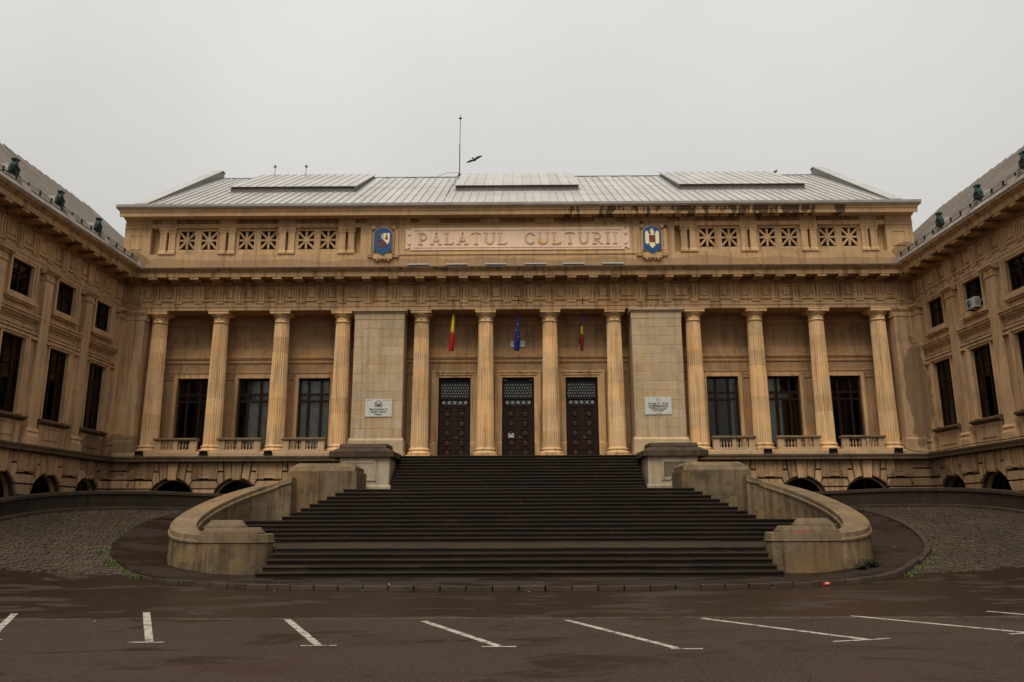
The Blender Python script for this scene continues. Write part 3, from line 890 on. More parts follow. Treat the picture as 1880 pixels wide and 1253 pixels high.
# ================================================================== shared facade pieces (local: x along the wall, y inwards, z up)
Z_FL, Z_LB, Z_LT, Z_ST = 4.64, 4.39, 4.665, 4.85
Z_AR, Z_TA, Z_FT, Z_CB, Z_CT = 12.15, 12.60, 13.42, 13.72, 14.13

def window(parent, x, y, z0, w, h, mull, trans, fr=.10, bar=.062, mat='wood_dark', curtain=None):
    def f():
        m = MB()
        m.box(-w / 2, -w / 2 + fr, -.04, .06, 0, h); m.box(w / 2 - fr, w / 2, -.04, .06, 0, h)
        m.box(-w / 2 + fr, w / 2 - fr, -.04, .06, 0, fr); m.box(-w / 2 + fr, w / 2 - fr, -.04, .06, h - fr, h)
        for q in mull: m.box(q - bar, q + bar, -.045, .055, fr, h - fr)
        for q in trans: m.box(-w / 2 + fr, w / 2 - fr, -.055, .05, q - bar * .85, q + bar * .85)
        return m
    wo = link('window', cached(('win', w, h, tuple(mull), tuple(trans)), 'window', mat, f), parent, (x, y, z0))
    xs_ = [-w / 2 + fr] + [v for q in mull for v in (q - bar, q + bar)] + [w / 2 - fr]
    zs_ = [fr] + [v for q in trans for v in (q - bar * .85, q + bar * .85)] + [h - fr]
    for i in range(0, len(xs_), 2):
        for j in range(0, len(zs_), 2):
            a, b, c, d = xs_[i], xs_[i + 1], zs_[j], zs_[j + 1]
            me = cached(('pane', round(b - a, 3), round(d - c, 3)), 'pane', 'glass', lambda: MB().box(-.004, b - a + .008, -.004, .004, -.004, d - c + .008))
            o = link('pane', me, wo, (a, .01, c))
            o.rotation_euler = (random.uniform(-.012, .012), 0, random.uniform(-.014, .014))
    if curtain:
        m = MB(); n = 48; ca, cb_ = curtain
        for i in range(n + 1):
            t = i / n; xx = ca + (cb_ - ca) * t; yy = .22 + .025 * math.sin(t * 31) + .012 * math.sin(t * 77)
            m.v += [(xx, yy, .02), (xx, yy, h - .02)]
        for i in range(n): m.f.append((2 * i, 2 * i + 2, 2 * i + 3, 2 * i + 1)); m.sm.append(True)
        put('curtain', m, 'curtain', wo)
    return wo

def tri_mesh():
    def f():
        m = MB()
        m.box(-.235, .235, -.02, .05, Z_TA + .085, Z_FT)
        for q in (-.175, .0, .175): m.ext_z([(q - .06, -.02), (q - .045, -.085), (q + .045, -.085), (q + .06, -.02)], Z_TA + .085, Z_FT - .06)
        m.box(-.24, .24, -.10, .04, Z_FT - .06, Z_FT + .004)
        return m
    return cached('triglyph', 'triglyph', 'stone_facade', f)
def metope_mesh(w):
    def f():
        m = MB(); h0, h1 = Z_TA + .10, Z_FT - .03
        a = w / 2
        b = a - .075
        for (x0, x1, z0, z1) in ((-a, a, h0, h0 + .07), (-a, a, h1 - .07, h1), (-a, -b, h0 + .07, h1 - .07), (b, a, h0 + .07, h1 - .07)):
            m.box(x0, x1, -.045, .02, z0, z1)
        m.cbox(-b + .045, b - .045, -.055, .02, h0 + .115, h1 - .115, .02)
        return m
    return cached(('metope', round(w, 2)), 'frieze_panel', 'stone_facade', f)
def mutule_mesh():
    def f():
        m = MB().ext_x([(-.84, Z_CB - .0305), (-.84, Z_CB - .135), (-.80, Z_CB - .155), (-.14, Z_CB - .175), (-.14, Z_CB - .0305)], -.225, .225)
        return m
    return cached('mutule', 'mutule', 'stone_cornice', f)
def regula_mesh():
    def f():
        m = MB().box(-.22, .22, -.075, .0, Z_TA - .075, Z_TA - .004)
        for i in range(6):
            q = -.18 + .072 * i
            m.ext_z([(q - .018, -.07), (q + .018, -.07), (q + .018, -.02), (q - .018, -.02)], Z_TA - .115, Z_TA - .074)
        return m
    return cached('regula', 'regula', 'stone_facade', f)

def entablature(parent, x0, x1, tris, mat='stone_facade', ext=0.0):
    put('architrave', MB().ext_x([(0, Z_AR), (0, Z_AR + .17), (-.025, Z_AR + .175), (-.025, Z_TA), (-.03, Z_TA), (-.085, Z_TA + .015), (-.085, Z_TA + .08), (-.03, Z_TA + .085), (.9, Z_TA + .085), (.9, Z_AR)], x0 - ext, x1 + ext), mat, parent)
    put('frieze', MB().box(x0 - ext, x1 + ext, 0, .9, Z_TA + .084, Z_FT + .18), mat, parent)
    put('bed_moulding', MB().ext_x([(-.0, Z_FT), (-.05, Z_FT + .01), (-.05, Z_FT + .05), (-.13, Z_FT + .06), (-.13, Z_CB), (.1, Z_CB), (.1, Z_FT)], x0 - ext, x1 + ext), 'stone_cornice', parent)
    # dentil course between the mutules
    dn = MB(); q = x0 + .05
    while q < x1 - .1:
        dn.box(q, q + .06, -.185, -.12, Z_FT + .10, Z_FT + .22); q += .105
    o = put('dentils', dn, 'stone_cornice', parent); o['kind'] = 'stuff'
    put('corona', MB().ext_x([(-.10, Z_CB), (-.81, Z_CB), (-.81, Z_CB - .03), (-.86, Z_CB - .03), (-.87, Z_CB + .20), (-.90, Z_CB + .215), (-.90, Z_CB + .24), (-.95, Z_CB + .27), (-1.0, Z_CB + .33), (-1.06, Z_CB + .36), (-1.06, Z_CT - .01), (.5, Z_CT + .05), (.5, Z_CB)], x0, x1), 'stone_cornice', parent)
    for i, t in enumerate(tris):
        link('triglyph', tri_mesh(), parent, (t, 0, 0)); link('mutule', mutule_mesh(), parent, (t, 0, 0)); link('regula', regula_mesh(), parent, (t, 0, 0))
        if i + 1 < len(tris):
            g = tris[i + 1] - t
            link('frieze_panel', metope_mesh(g - .50), parent, (t + g / 2, 0, 0))

ARC_R, ARC_Z = 1.17, 2.42
def ring_z(x): return ARC_Z + math.sqrt(max(0, (ARC_R + .03) ** 2 - x * x))
def base_pieces(hb):
    """one arched bay of the rusticated base, centred on its arch, half width hb"""
    P = {}
    a = Z_LB - .01
    P['keystone'] = [(-.27, a), (.27, a), (.20, ring_z(.2) - .10), (-.20, ring_z(.2) - .10)]
    for s in (1, -1):
        P[('voussoir', 1, s)] = [(s * .32, a), (s * .69, a), (s * .585, ring_z(.585)), (s * .4, ring_z(.4)), (s * .235, ring_z(.235))]
        P[('rusticated_block', 1, s)] = [(s * .75, a), (s * (hb - .65), a), (s * (hb - .65), 3.95), (s * .70, 3.95)]
        P[('voussoir', 2, s)] = [(s * .69, 3.885), (s * (hb - .65), 3.885), (s * (hb - .60), 3.54), (s * .87, ring_z(.87)), (s * .63, ring_z(.63))]
    return P

def base_storey(parent, centers, hb, ends, mat='stone_base'):
    y0, yc = -.15, -.03       # block face and recessed joint plane
    # core wall with arched openings
    m = MB()
    xs0 = min(centers) - hb; xs1 = max(centers) + hb
    for c in centers:
        n = 20; arc = [(c + ARC_R * math.cos(math.pi - math.pi * i / n), ARC_Z + ARC_R * math.sin(math.pi * i / n)) for i in range(n + 1)]
        for (xa, za), (xb, zb) in zip(arc, arc[1:]):
            m.add([(xa, yc, za), (xb, yc, zb), (xb, yc, Z_LB), (xa, yc, Z_LB)], [(0, 1, 2, 3)])
            m.add([(xa, yc, za), (xb, yc, zb), (xb, .5, zb), (xa, .5, za)], [(0, 1, 2, 3)])
        for s in (-1, 1):
            xa, xb = sorted((c + s * ARC_R, c + s * hb))
            m.add([(xa, yc, 0), (xb, yc, 0), (xb, yc, Z_LB), (xa, yc, Z_LB)], [(0, 1, 2, 3)])
            m.add([(c + s * ARC_R, yc, 0), (c + s * ARC_R, yc, ARC_Z), (c + s * ARC_R, .5, ARC_Z), (c + s * ARC_R, .5, 0)], [(0, 1, 2, 3)])
    for a, b in ends: m.box(a, b, yc, .5, 0, Z_LB)
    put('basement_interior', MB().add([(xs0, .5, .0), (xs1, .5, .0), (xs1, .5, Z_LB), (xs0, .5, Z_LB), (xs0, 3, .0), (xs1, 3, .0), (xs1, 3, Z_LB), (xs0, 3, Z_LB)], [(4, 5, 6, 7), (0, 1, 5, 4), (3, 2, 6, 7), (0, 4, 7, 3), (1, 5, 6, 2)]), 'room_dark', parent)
    put('base_wall', m, 'joint_shade', parent)
    for c in centers:
        # archivolt: thin moulded ring set back inside the opening
        rg = MB(); n = 24
        for i in range(n):
            t0, t1 = math.pi * i / n, math.pi * (i + 1) / n
            def q(r, t, y): return (r * math.cos(t), y, ARC_Z + r * math.sin(t))
            rg.add([q(ARC_R + .002, t0, .16), q(ARC_R + .002, t1, .16), q(ARC_R - .10, t1, .10), q(ARC_R - .10, t0, .10), q(ARC_R - .10, t1, .3), q(ARC_R - .10, t0, .3)], [(0, 1, 2, 3), (3, 2, 4, 5)])
        for s in (-1, 1): rg.box(min(s * ARC_R, s * (ARC_R - .10)), max(s * ARC_R, s * (ARC_R - .10)), .10, .3, 0, ARC_Z)
        if 'archring' not in CACHE: CACHE['archring'] = rg.mesh('arch_ring', mat)
        link('arch_ring', CACHE['archring'], parent, (c, 0, 0))
        wo = link('basement_window', cached('bwin', 'basement_window', 'wood_dark', lambda: MB().box(-.04, .04, .24, .30, .6, 3.5).box(-1.06, 1.06, .24, .30, 2.36, 2.46).box(-1.06, 1.06, .24, .30, 1.7, 1.78)), parent, (c, 0, 0))
        for s in (-1, 1):
            arcp = [(s * .02, .6), (s * 1.06, .6), (s * 1.06, ARC_Z)] + [(s * 1.06 * math.cos(t), ARC_Z + 1.06 * math.sin(t)) for t in (R(15), R(30), R(45), R(60), R(75), R(88))]
            link('pane', cached(('bpane', s), 'pane', 'glass_low_reflect', lambda: MB().ext_y(arcp, .265, .272)), wo)
        for key, poly in base_pieces(hb).items():
            nm = key if isinstance(key, str) else key[0]
            me = cached(('base', key, hb), nm, mat, lambda: MB().ext_y(poly, y0 - (.06 if nm == 'keystone' else 0), .0, .03))
            link(nm, me, parent, (c, 0, 0))
    piers = sorted({round(c - hb, 3) for c in centers} | {round(c + hb, 3) for c in centers})
    lo, hi = piers[0], piers[-1]
    for p in piers:
        rows = [('h', [(-.57, 3.475), (.57, 3.475), (hb - .91, 3.24), (hb - ring_x(3.12), 3.12), (-(hb - ring_x(3.12)), 3.12), (-(hb - .91), 3.24)]),
                ('r', [(-(hb - ring_x(3.06)), 3.06), (hb - ring_x(3.06), 3.06), (hb - ring_x(2.66), 2.66), (-(hb - ring_x(2.66)), 2.66)]),
                ('s', [(-(hb - 1.2), 2.62), (hb - 1.2, 2.62), (hb - 1.2, .3), (-(hb - 1.2), .3)])]
        for k, poly in rows:
            link('rusticated_block', cached(('row', k, hb), 'rusticated_block', mat, lambda: MB().ext_y(poly, y0, 0, .03)), parent, (p, 0, 0))
        # triglyph bracket under each column: two fluted ends, sunk centre, drops
        def br():
            m = MB()
            m.box(-.62, .62, -.15, 0, 3.64, Z_LB - .012)
            for s in (-1, 1):
                for q in (.60, .50, .40, .30):
                    m.ext_z([(s * q - .042, -.15), (s * q - .02, -.205), (s * q + .02, -.205), (s * q + .042, -.15)], 3.67, Z_LB - .02)
            for (x0, x1, z0, z1) in ((-.2, .2, Z_LB - .14, Z_LB - .11), (-.2, .2, 3.82, 3.85), (-.2, -.17, 3.85, Z_LB - .14), (.17, .2, 3.85, Z_LB - .14)):
                m.box(x0, x1, -.17, -.149, z0, z1)
            m.box(-.64, .64, -.215, 0, 3.605, 3.645)
            for s in (-1, 1):
                for q in (.56, .42, .28): m.box(s * q - .05, s * q + .05, -.20, -.12, 3.555, 3.606)
            return m
        link('bracket', cached('bracket', 'bracket', mat, br), parent, (p, 0, 0))
    for a, b in ends:
        zz = [Z_LB - .01, 3.93, 3.49, 3.06, 2.62]
        near = min(piers, key=lambda q: min(abs(q - a), abs(q - b)))
        for i in range(4):
            x0, x1 = a, b
            if abs(near - a) < abs(near - b): x0 = max(x0, near + (.66 if i == 0 else .59 if i < 2 else .45))
            else: x1 = min(x1, near - (.66 if i == 0 else .59 if i < 2 else .45))
            if x1 - x0 > .08:
                put('rusticated_block', MB().cbox(x0 + .01, x1 - .01, y0, 0, zz[i + 1] + .055, zz[i] - .0, .03), mat, parent)
def ring_x(z): return math.sqrt(max(0, (ARC_R + .03) ** 2 - (z - ARC_Z) ** 2))

def ledge(parent, x0, x1):
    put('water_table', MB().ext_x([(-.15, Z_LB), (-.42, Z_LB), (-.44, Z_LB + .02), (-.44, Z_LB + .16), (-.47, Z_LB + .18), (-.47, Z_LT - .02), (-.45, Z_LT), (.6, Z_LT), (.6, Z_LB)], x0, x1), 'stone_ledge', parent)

# ================================================================== PALACE (central block)
pal = empty('palace', (0, 39.5, 0))
tag(pal, 'tan stone palace with fluted colonnade, inscribed attic and grey metal roof', 'building')
V_COL, V_WALL = .5, 1.5
CX_C = [-4.977, -1.657, 1.657, 4.977]
CX_S = [9.065, 12.25, 15.43, 18.61]
SIDE = [-x for x in reversed(CX_S)] + CX_S
BAYC = [10.66, 13.84, 17.02]

# --- columns: base, fluted drums, capital
def col_base():
    m = MB()
    m.box(-.60, .60, -.60, .60, 0, .055)
    m.lathe([(.58, .055), (.60, .10), (.60, .16), (.585, .20), (.53, .21), (.50, .25), (.50, .28), (.52, .29), (.535, .33), (.52, .37), (.47, .385), (.465, .42)], 48)
    return m
def col_radius(t): return .445 - .075 * t - .012 * (t * t - t)
def drum(i, n, h):
    def f():
        t0, t1 = i / n, (i + 1) / n
        z1 = h / n
        g = .006
        prof = [(col_radius(t0) - .004, 0.0), (col_radius(t0), g)] + [(col_radius(t0 + (t1 - t0) * q), z1 * q) for q in (.33, .66)] + [(col_radius(t1), z1 - g), (col_radius(t1) - .004, z1 - .002)]
        return MB().lathe(prof, flutes=24, depth=.030, smooth=False)
    return f
def col_cap():
    m = MB()
    # reeded tip of the flutes, astragal, necking with rosettes, ovolo, abacus (z measured down from its top)
    m.lathe([(.372, -.62), (.395, -.61), (.405, -.585), (.395, -.56), (.368, -.55), (.368, -.34), (.39, -.335), (.40, -.315), (.395, -.30), (.43, -.285), (.475, -.24), (.50, -.19), (.505, -.17)], 48)
    for a in range(8):
        t = a * math.pi / 4 - math.pi / 2
        m.sphere((.368 * math.cos(t), .368 * math.sin(t), -.445), .042, 8)
        for q in range(5):
            an = q * 2 * math.pi / 5
            d = .05
            m.sphere((.366 * math.cos(t + d * math.cos(an) / .37), .366 * math.sin(t + d * math.cos(an) / .37), -.445 + d * math.sin(an)), .028, 6)
    m.ext_z([(-.52, -.52), (.52, -.52), (.52, .52), (-.52, .52)], -.17, -.02)
    m.ext_z([(-.545, -.545), (.545, -.545), (.545, .545), (-.545, .545)], -.045, -.001)
    return m
ND = 8
for i, x in enumerate(sorted(CX_C + SIDE)):
    zb = Z_FL + .02 if abs(x) < 5 else Z_ST
    h = Z_AR - .60 - (zb + .40)
    cobj = empty('column', (x, V_COL, zb), 0, pal)
    link('base', cached('colbase', 'base', 'stone_column', col_base), cobj)
    nd = ND
    for k in range(nd):
        o = link('drum', cached(('drum', k, round(h, 2)), 'drum', 'stone_column', drum(k, nd, h)), cobj, (random.uniform(-.003, .003), random.uniform(-.003, .003), .40 + h * k / nd), random.choice((0, 1, 2, 3)) * math.pi / 2)
    link('capital', cached('colcap', 'capital', 'stone_column', col_cap), cobj, (0, 0, Z_AR - zb))

# --- stylobate under side columns
for s in (-1, 1):
    a, b = sorted((s * 8.35, s * 20.3))
    put('stylobate', MB().box(a, b, -.30, 1.7, Z_LT - .002, Z_ST - .001), 'stone_balustrade', pal, bevel=.012)
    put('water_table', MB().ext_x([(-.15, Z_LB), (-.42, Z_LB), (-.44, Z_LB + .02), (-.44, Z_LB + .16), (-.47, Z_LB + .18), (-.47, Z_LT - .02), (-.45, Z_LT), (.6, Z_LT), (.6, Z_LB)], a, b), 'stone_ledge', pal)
base_storey(pal, [-x for x in reversed(BAYC)], 1.59, [(-20.3, -18.61 + .0)])
base_storey(pal, BAYC, 1.59, [(18.61, 20.3)])
for s in (-1, 1):
    a, b = sorted((s * 5.6, s * 9.07))
    put('base_wall', MB().box(a, b, -.05, .6, 0, Z_LB + .2), 'stone_base', pal)

# --- floor of the portico
put('portico_floor', MB().box(-8.35, 8.35, -.38, 1.7, Z_FL - .35, Z_FL - .004), 'step_stone', pal)

# --- porch back wall
DOORX = [-3.317, 0, 3.317]
DW, DH0, DH1 = 1.68, Z_FL, 8.84
WW, WZ0, WZ1 = 1.66, 5.15, 8.85
opens = [(x - DW / 2, x + DW / 2, DH0, DH1) for x in DOORX] + [(s * x - WW / 2, s * x + WW / 2, WZ0, WZ1) for s in (-1, 1) for x in BAYC]
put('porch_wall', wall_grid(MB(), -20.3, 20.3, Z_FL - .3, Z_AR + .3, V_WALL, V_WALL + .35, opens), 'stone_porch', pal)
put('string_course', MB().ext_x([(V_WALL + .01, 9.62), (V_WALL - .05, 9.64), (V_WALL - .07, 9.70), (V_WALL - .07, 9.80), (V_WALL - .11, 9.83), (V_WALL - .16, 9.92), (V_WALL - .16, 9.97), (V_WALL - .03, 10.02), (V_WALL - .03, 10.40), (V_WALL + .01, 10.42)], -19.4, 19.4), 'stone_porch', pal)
for lb0, lb1 in ((-19.4, -5.0), (5.0, 19.4)):
    put('lintel_band', MB().ext_x([(V_WALL + .01, 9.02), (V_WALL - .03, 9.02), (V_WALL - .03, 9.10), (V_WALL - .06, 9.12), (V_WALL - .06, 9.20), (V_WALL + .01, 9.22)], lb0, lb1), 'stone_porch', pal)
put('top_moulding', MB().ext_x([(V_WALL + .01, 11.62), (V_WALL - .06, 11.66), (V_WALL - .10, 11.80), (V_WALL - .10, 12.16), (V_WALL + .01, 12.16)], -19.4, 19.4), 'stone_porch', pal)
# panelled soffit of the porch
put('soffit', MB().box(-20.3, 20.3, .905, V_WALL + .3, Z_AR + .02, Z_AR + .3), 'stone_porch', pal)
# dark hall behind
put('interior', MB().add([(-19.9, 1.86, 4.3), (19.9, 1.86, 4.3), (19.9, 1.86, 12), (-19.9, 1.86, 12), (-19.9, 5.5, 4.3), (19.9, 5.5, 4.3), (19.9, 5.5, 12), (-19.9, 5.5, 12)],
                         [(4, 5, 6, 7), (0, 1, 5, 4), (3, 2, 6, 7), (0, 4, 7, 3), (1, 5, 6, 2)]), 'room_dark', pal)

# stone surrounds of windows with flanking strips, then the windows
def surround(w, z0, z1, d=.07, t=.17):
    m = MB()
    m.box(-w / 2 - t, -w / 2, -d, .02, z0, z1 + t); m.box(w / 2, w / 2 + t, -d, .02, z0, z1 + t); m.box(-w / 2, w / 2, -d, .02, z1, z1 + t)
    return m
for s in (-1, 1):
    for i, x in enumerate(BAYC):
        x *= s
        link('window_surround', cached('wsur', 'window_surround', 'stone_facade', lambda: surround(WW, WZ0, WZ1)), pal, (x, V_WALL, 0))
        cur = None
        if s == -1 and i == 0: cur = (-.78, .78)
        if s == -1 and i == 1: cur = (-.35, .78)
        if s == 1 and i == 1: cur = (-.78, -.05)
        if s == 1 and i == 0: cur = (.30, .62)
        window(pal, x, V_WALL + .22, WZ0, WW, WZ1 - WZ0, (-.33, .33), (7.66 - WZ0, 8.02 - WZ0), curtain=cur)
    for x in CX_S:
        x *= s
        def pil():
            m = MB().box(-.42, .42, -.05, .02, Z_FL, 8.86)
            m.ext_x([(-.05, 8.74), (-.10, 8.78), (-.10, 8.90), (-.12, 8.93), (-.12, 9.00), (.02, 9.02), (.02, 8.74)], -.47, .47)
            return m
        link('wall_strip', cached('wstrip', 'wall_strip', 'stone_porch', pil), pal, (x, V_WALL, 0))

# --- doors
def door_surround():
    m = MB(); h = DW / 2
    for (t0, t1, d) in ((0, .12, .05), (.12, .25, .09), (.25, .36, .13)):
        m.box(-h - t1, -h - t0, -d, .02, Z_FL + .75, DH1 + t1); m.box(h + t0, h + t1, -d, .02, Z_FL + .75, DH1 + t1); m.box(-h - t0, h + t0, -d, .02, DH1 + t0, DH1 + t1)
    for s in (-1, 1):
        a, b = sorted((s * h, s * (h + .40)))
        m.box(a, b, -.15, .02, Z_FL, Z_FL + .75)
        a, b = sorted((s * h, s * (h + .37)))
        m.ext_x([(-.14, Z_FL + .75), (-.10, Z_FL + .86), (.02, Z_FL + .86), (.02, Z_FL + .75)], a, b)
    return m
def leaf():
    m = MB(); w = DW / 2 - .10; h = 2.62
    m.box(0, w, -.02, .05, 0, h)
    for q in range(6): m.box(.02, w - .02, -.05, -.019, max(.02, q * .505 - .05), min(h, q * .505 + .05))
    m.box(.0, .15, -.055, -.018, 0, h); m.box(w - .13, w, -.055, -.018, 0, h)
    return m
def octo():
    m = MB(); r = .155
    poly = [(r * math.cos(R(22.5 + 45 * i)), r * math.sin(R(22.5 + 45 * i))) for i in range(8)]
    m.ext_y(poly, -.06, 0, .03)
    m.ext_y([(x * .45, z * .45) for x, z in poly], -.075, -.05, .012)
    return m
def grille():
    m = MB(); w = DW - .22; h = .78
    n = 11
    z0 = 0
    # interlaced scale grille: staggered rings with links
    for row in range(5):
        for i in range(n):
            cx = -w / 2 + w * (i + .5) / n + (w / n / 2 if row % 2 else 0)
            if cx > w / 2 - .02: continue
            cz = .09 + row * .145
            pts = [(cx + .066 * math.cos(t), 0, cz + .085 * math.sin(t)) for t in [2 * math.pi * k / 8 for k in range(9)]]
            m.tube(pts, .020, 4)
    return m
for i, x in enumerate(DOORX):
    d = empty('door', (x, V_WALL + .20, Z_FL), 0, pal)
    link('door_surround', cached('dsur', 'door_surround', 'stone_facade', door_surround), pal, (x, V_WALL, 0))
    def dfr():
        m = MB(); h = DW / 2; H = DH1 - Z_FL
        m.box(-h, -h + .10, -.06, .08, 0, H); m.box(h - .10, h, -.06, .08, 0, H)
        m.box(-h + .10, h - .10, -.06, .08, H - .22, H); m.box(-h + .10, h - .10, -.06, .08, 2.62, 2.74); m.box(-h + .10, h - .10, -.05, .08, 3.06, 3.16)
        return m
    link('frame', cached('dfr', 'frame', 'wood_dark', dfr), d)
    for s in (-1, 1):
        lf = link('leaf', cached('leaf', 'leaf', 'wood_door', leaf), d, (-DW / 2 + .10 if s == -1 else DW / 2 - .10, .0, 0))
        if s == 1: lf.scale = (-1, 1, 1)
        for q in range(5):
            o = link('door_panel', cached('octo', 'door_panel', 'wood_panel', octo), d, (s * .375, -.015, .26 + q * .505))
    link('transom_glass', cached('tgl', 'transom_glass', 'frosted_glass', lambda: MB().box(-DW / 2 + .12, DW / 2 - .12, .03, .045, 3.17, 3.97)), d)
    link('grille', cached('gri', 'grille', 'iron_black', grille), d, (0, 0, 3.18))
    link('transom_board', cached('tbd', 'transom_board', 'iron_black', lambda: MB().box(-DW / 2 + .10, DW / 2 - .10, .0, .05, 2.74, 3.06)), d)
    for q in range(5):
        link('roundel', cached('rnd', 'roundel', 'frosted_glass', lambda: MB().ext_y([(.098 * math.cos(2 * math.pi * k / 20), .098 * math.sin(2 * math.pi * k / 20)) for k in range(20)], -.018, .0, .008)), d, (-.57 + .285 * q, 0, 2.90))
        if q < 4:
            for zz in (.09, -.09):
                link('stud', cached('stud', 'stud', 'frosted_glass', lambda: MB().ext_y([(.022 * math.cos(2 * math.pi * k / 8), .022 * math.sin(2 * math.pi * k / 8)) for k in range(8)], -.012, 0)), d, (-.57 + .285 * (q + .5), 0, 2.90 + zz))
    link('handle', cached('hdl', 'handle', 'metal_grey', lambda: MB().box(-.08, .06, -.11, -.085, -.012, .012).box(-.075, -.05, -.10, -.05, -.015, .015)), d, (.10, 0, 1.08))

# --- square piers of coursed blocks either side of the porch
for s in (-1, 1):
    pr = empty('pier', (s * 7.07, 0, 0), 0, pal)
    hw = 1.27
    put('core', MB().box(-hw + .012, hw - .012, -.090, 1.5, Z_FL, Z_AR - .01), 'mortar_pale' if s == 1 else 'stone_pier', pr)
    put('pier_base', MB().box(-hw - .10, hw + .10, -.22, 1.5, Z_FL, 5.42).ext_x([(-.22, 5.42), (-.10, 5.55), (.5, 5.55), (.5, 5.42)], -hw - .08, hw + .08).box(-hw - .16, hw + .16, -.30, 1.5, Z_FL, 4.84), 'stone_pier', pr, bevel=.012)
    put('pier_cap', MB().box(-hw - .015, hw + .015, -.115, 1.5, 11.60, 11.92).ext_x([(-.115, 11.92), (-.15, 11.94), (-.17, 12.0), (-.24, 12.02), (-.24, 12.135), (.5, 12.14), (.5, 11.92)], -hw - .13, hw + .13), 'stone_pier', pr, bevel=.008)
    rnd = random.Random(40 + s)
    z, row = 5.55, 0
    rows = 13; ch = (11.60 - 5.55) / rows
    for row in range(rows):
        z0 = 5.55 + ch * row
        cuts = [-hw]
        x = -hw + (rnd.uniform(.45, .7) if row % 2 else rnd.uniform(.7, 1.0))
        while x < hw - .32:
            cuts.append(x); x += rnd.uniform(.55, .95)
        cuts.append(hw)
        for a, b in zip(cuts, cuts[1:]):
            j = .013 if (s == 1 and row > 4) else .004
            e = rnd.uniform(-.004, .004)
            put('ashlar_block', MB().cbox(a + (j if a > -hw else 0), b - (j if b < hw else 0), -.10 + e, -.04, z0 + j, z0 + ch - j, .006), 'stone_pier', pr)
    # side returns
    for t in (-1, 1):
        a, b = sorted((t * hw, t * (hw - .02)))
        put('side_face', MB().box(a, b, -.085, 1.5, 5.55, 11.60), 'stone_pier', pr)

# --- antae at the corners with the wings
for s in (-1, 1):
    a, b = sorted((s * 19.18, s * 20.6))
    an = empty('corner_pier', (0, 0, 0), 0, pal)
    put('shaft', MB().box(a, b, -.08, 1.5, 5.5, 11.62), 'stone_wing', an, bevel=.015)
    a2, b2 = sorted((s * 19.08, s * 20.7))
    put('foot', MB().box(a2, b2, -.18, 1.5, Z_ST, 5.38).ext_x([(-.18, 5.38), (-.08, 5.5), (.4, 5.5), (.4, 5.38)], a2 + .04, b2 - .04), 'stone_wing', an, bevel=.01)
    put('cap', MB().ext_x([(-.09, 11.62), (-.11, 11.64), (-.11, 11.88), (-.15, 11.92), (-.20, 12.02), (-.20, 12.135), (.5, 12.14), (.5, 11.62)], a2 + .03, b2 - .03), 'stone_wing', an)

for s in (-1, 1):
    a, b = sorted((s * 20.55, s * 23.0))
    put('corner_wall', MB().box(a, b, .45, 3.0, 0, Z_CT - .1), 'stone_wing', pal)

# --- balustrades between the side columns
def baluster():
    return MB().lathe([(.050, 0), (.050, .03), (.030, .05), (.024, .09), (.046, .17), (.052, .22), (.040, .29), (.022, .34), (.022, .40), (.036, .43), (.050, .45), (.050, .47)], 12)
for s in (-1, 1):
    for x in BAYC:
        bl = empty('balustrade', (s * x, -.02, Z_ST), 0, pal)
        hw = 1.03
        put('plinth', MB().box(-hw, hw, -.12, .16, 0, .15), 'stone_balustrade', bl, bevel=.008)
        put('coping', MB().ext_x([(-.13, .61), (-.17, .64), (-.17, .70), (-.13, .735), (.17, .735), (.21, .70), (.21, .64), (.17, .61)], -hw - .06, hw + .06), 'coping_weathered', bl)
        for a, b in ((-hw, -.72), (-.10, .10), (.72, hw)): put('post', MB().box(a, b, -.09, .13, .15, .61), 'stone_balustrade', bl, bevel=.006)
        for g in (-1, 1):
            for q in range(4):
                link('baluster', cached('baluster', 'baluster', 'stone_balustrade', baluster), bl, (g * (.18 + .155 * q), .02, .145))

# --- entablature
TR_H = [.553, 1.657, 2.763, 3.870, 4.977, 6.34, 7.70, 9.065, 10.127, 11.188, 12.25, 13.31, 14.37, 15.43, 16.49, 17.55, 18.61, 19.67]
tris = [-t for t in reversed(TR_H)] + TR_H
entablature(pal, -19.9, 19.9, tris, ext=.6)
put('flashing', MB().box(-19.5, 19.5, -1.085, .42, Z_CT - .012, Z_CT + .012), 'roof_dark', pal)

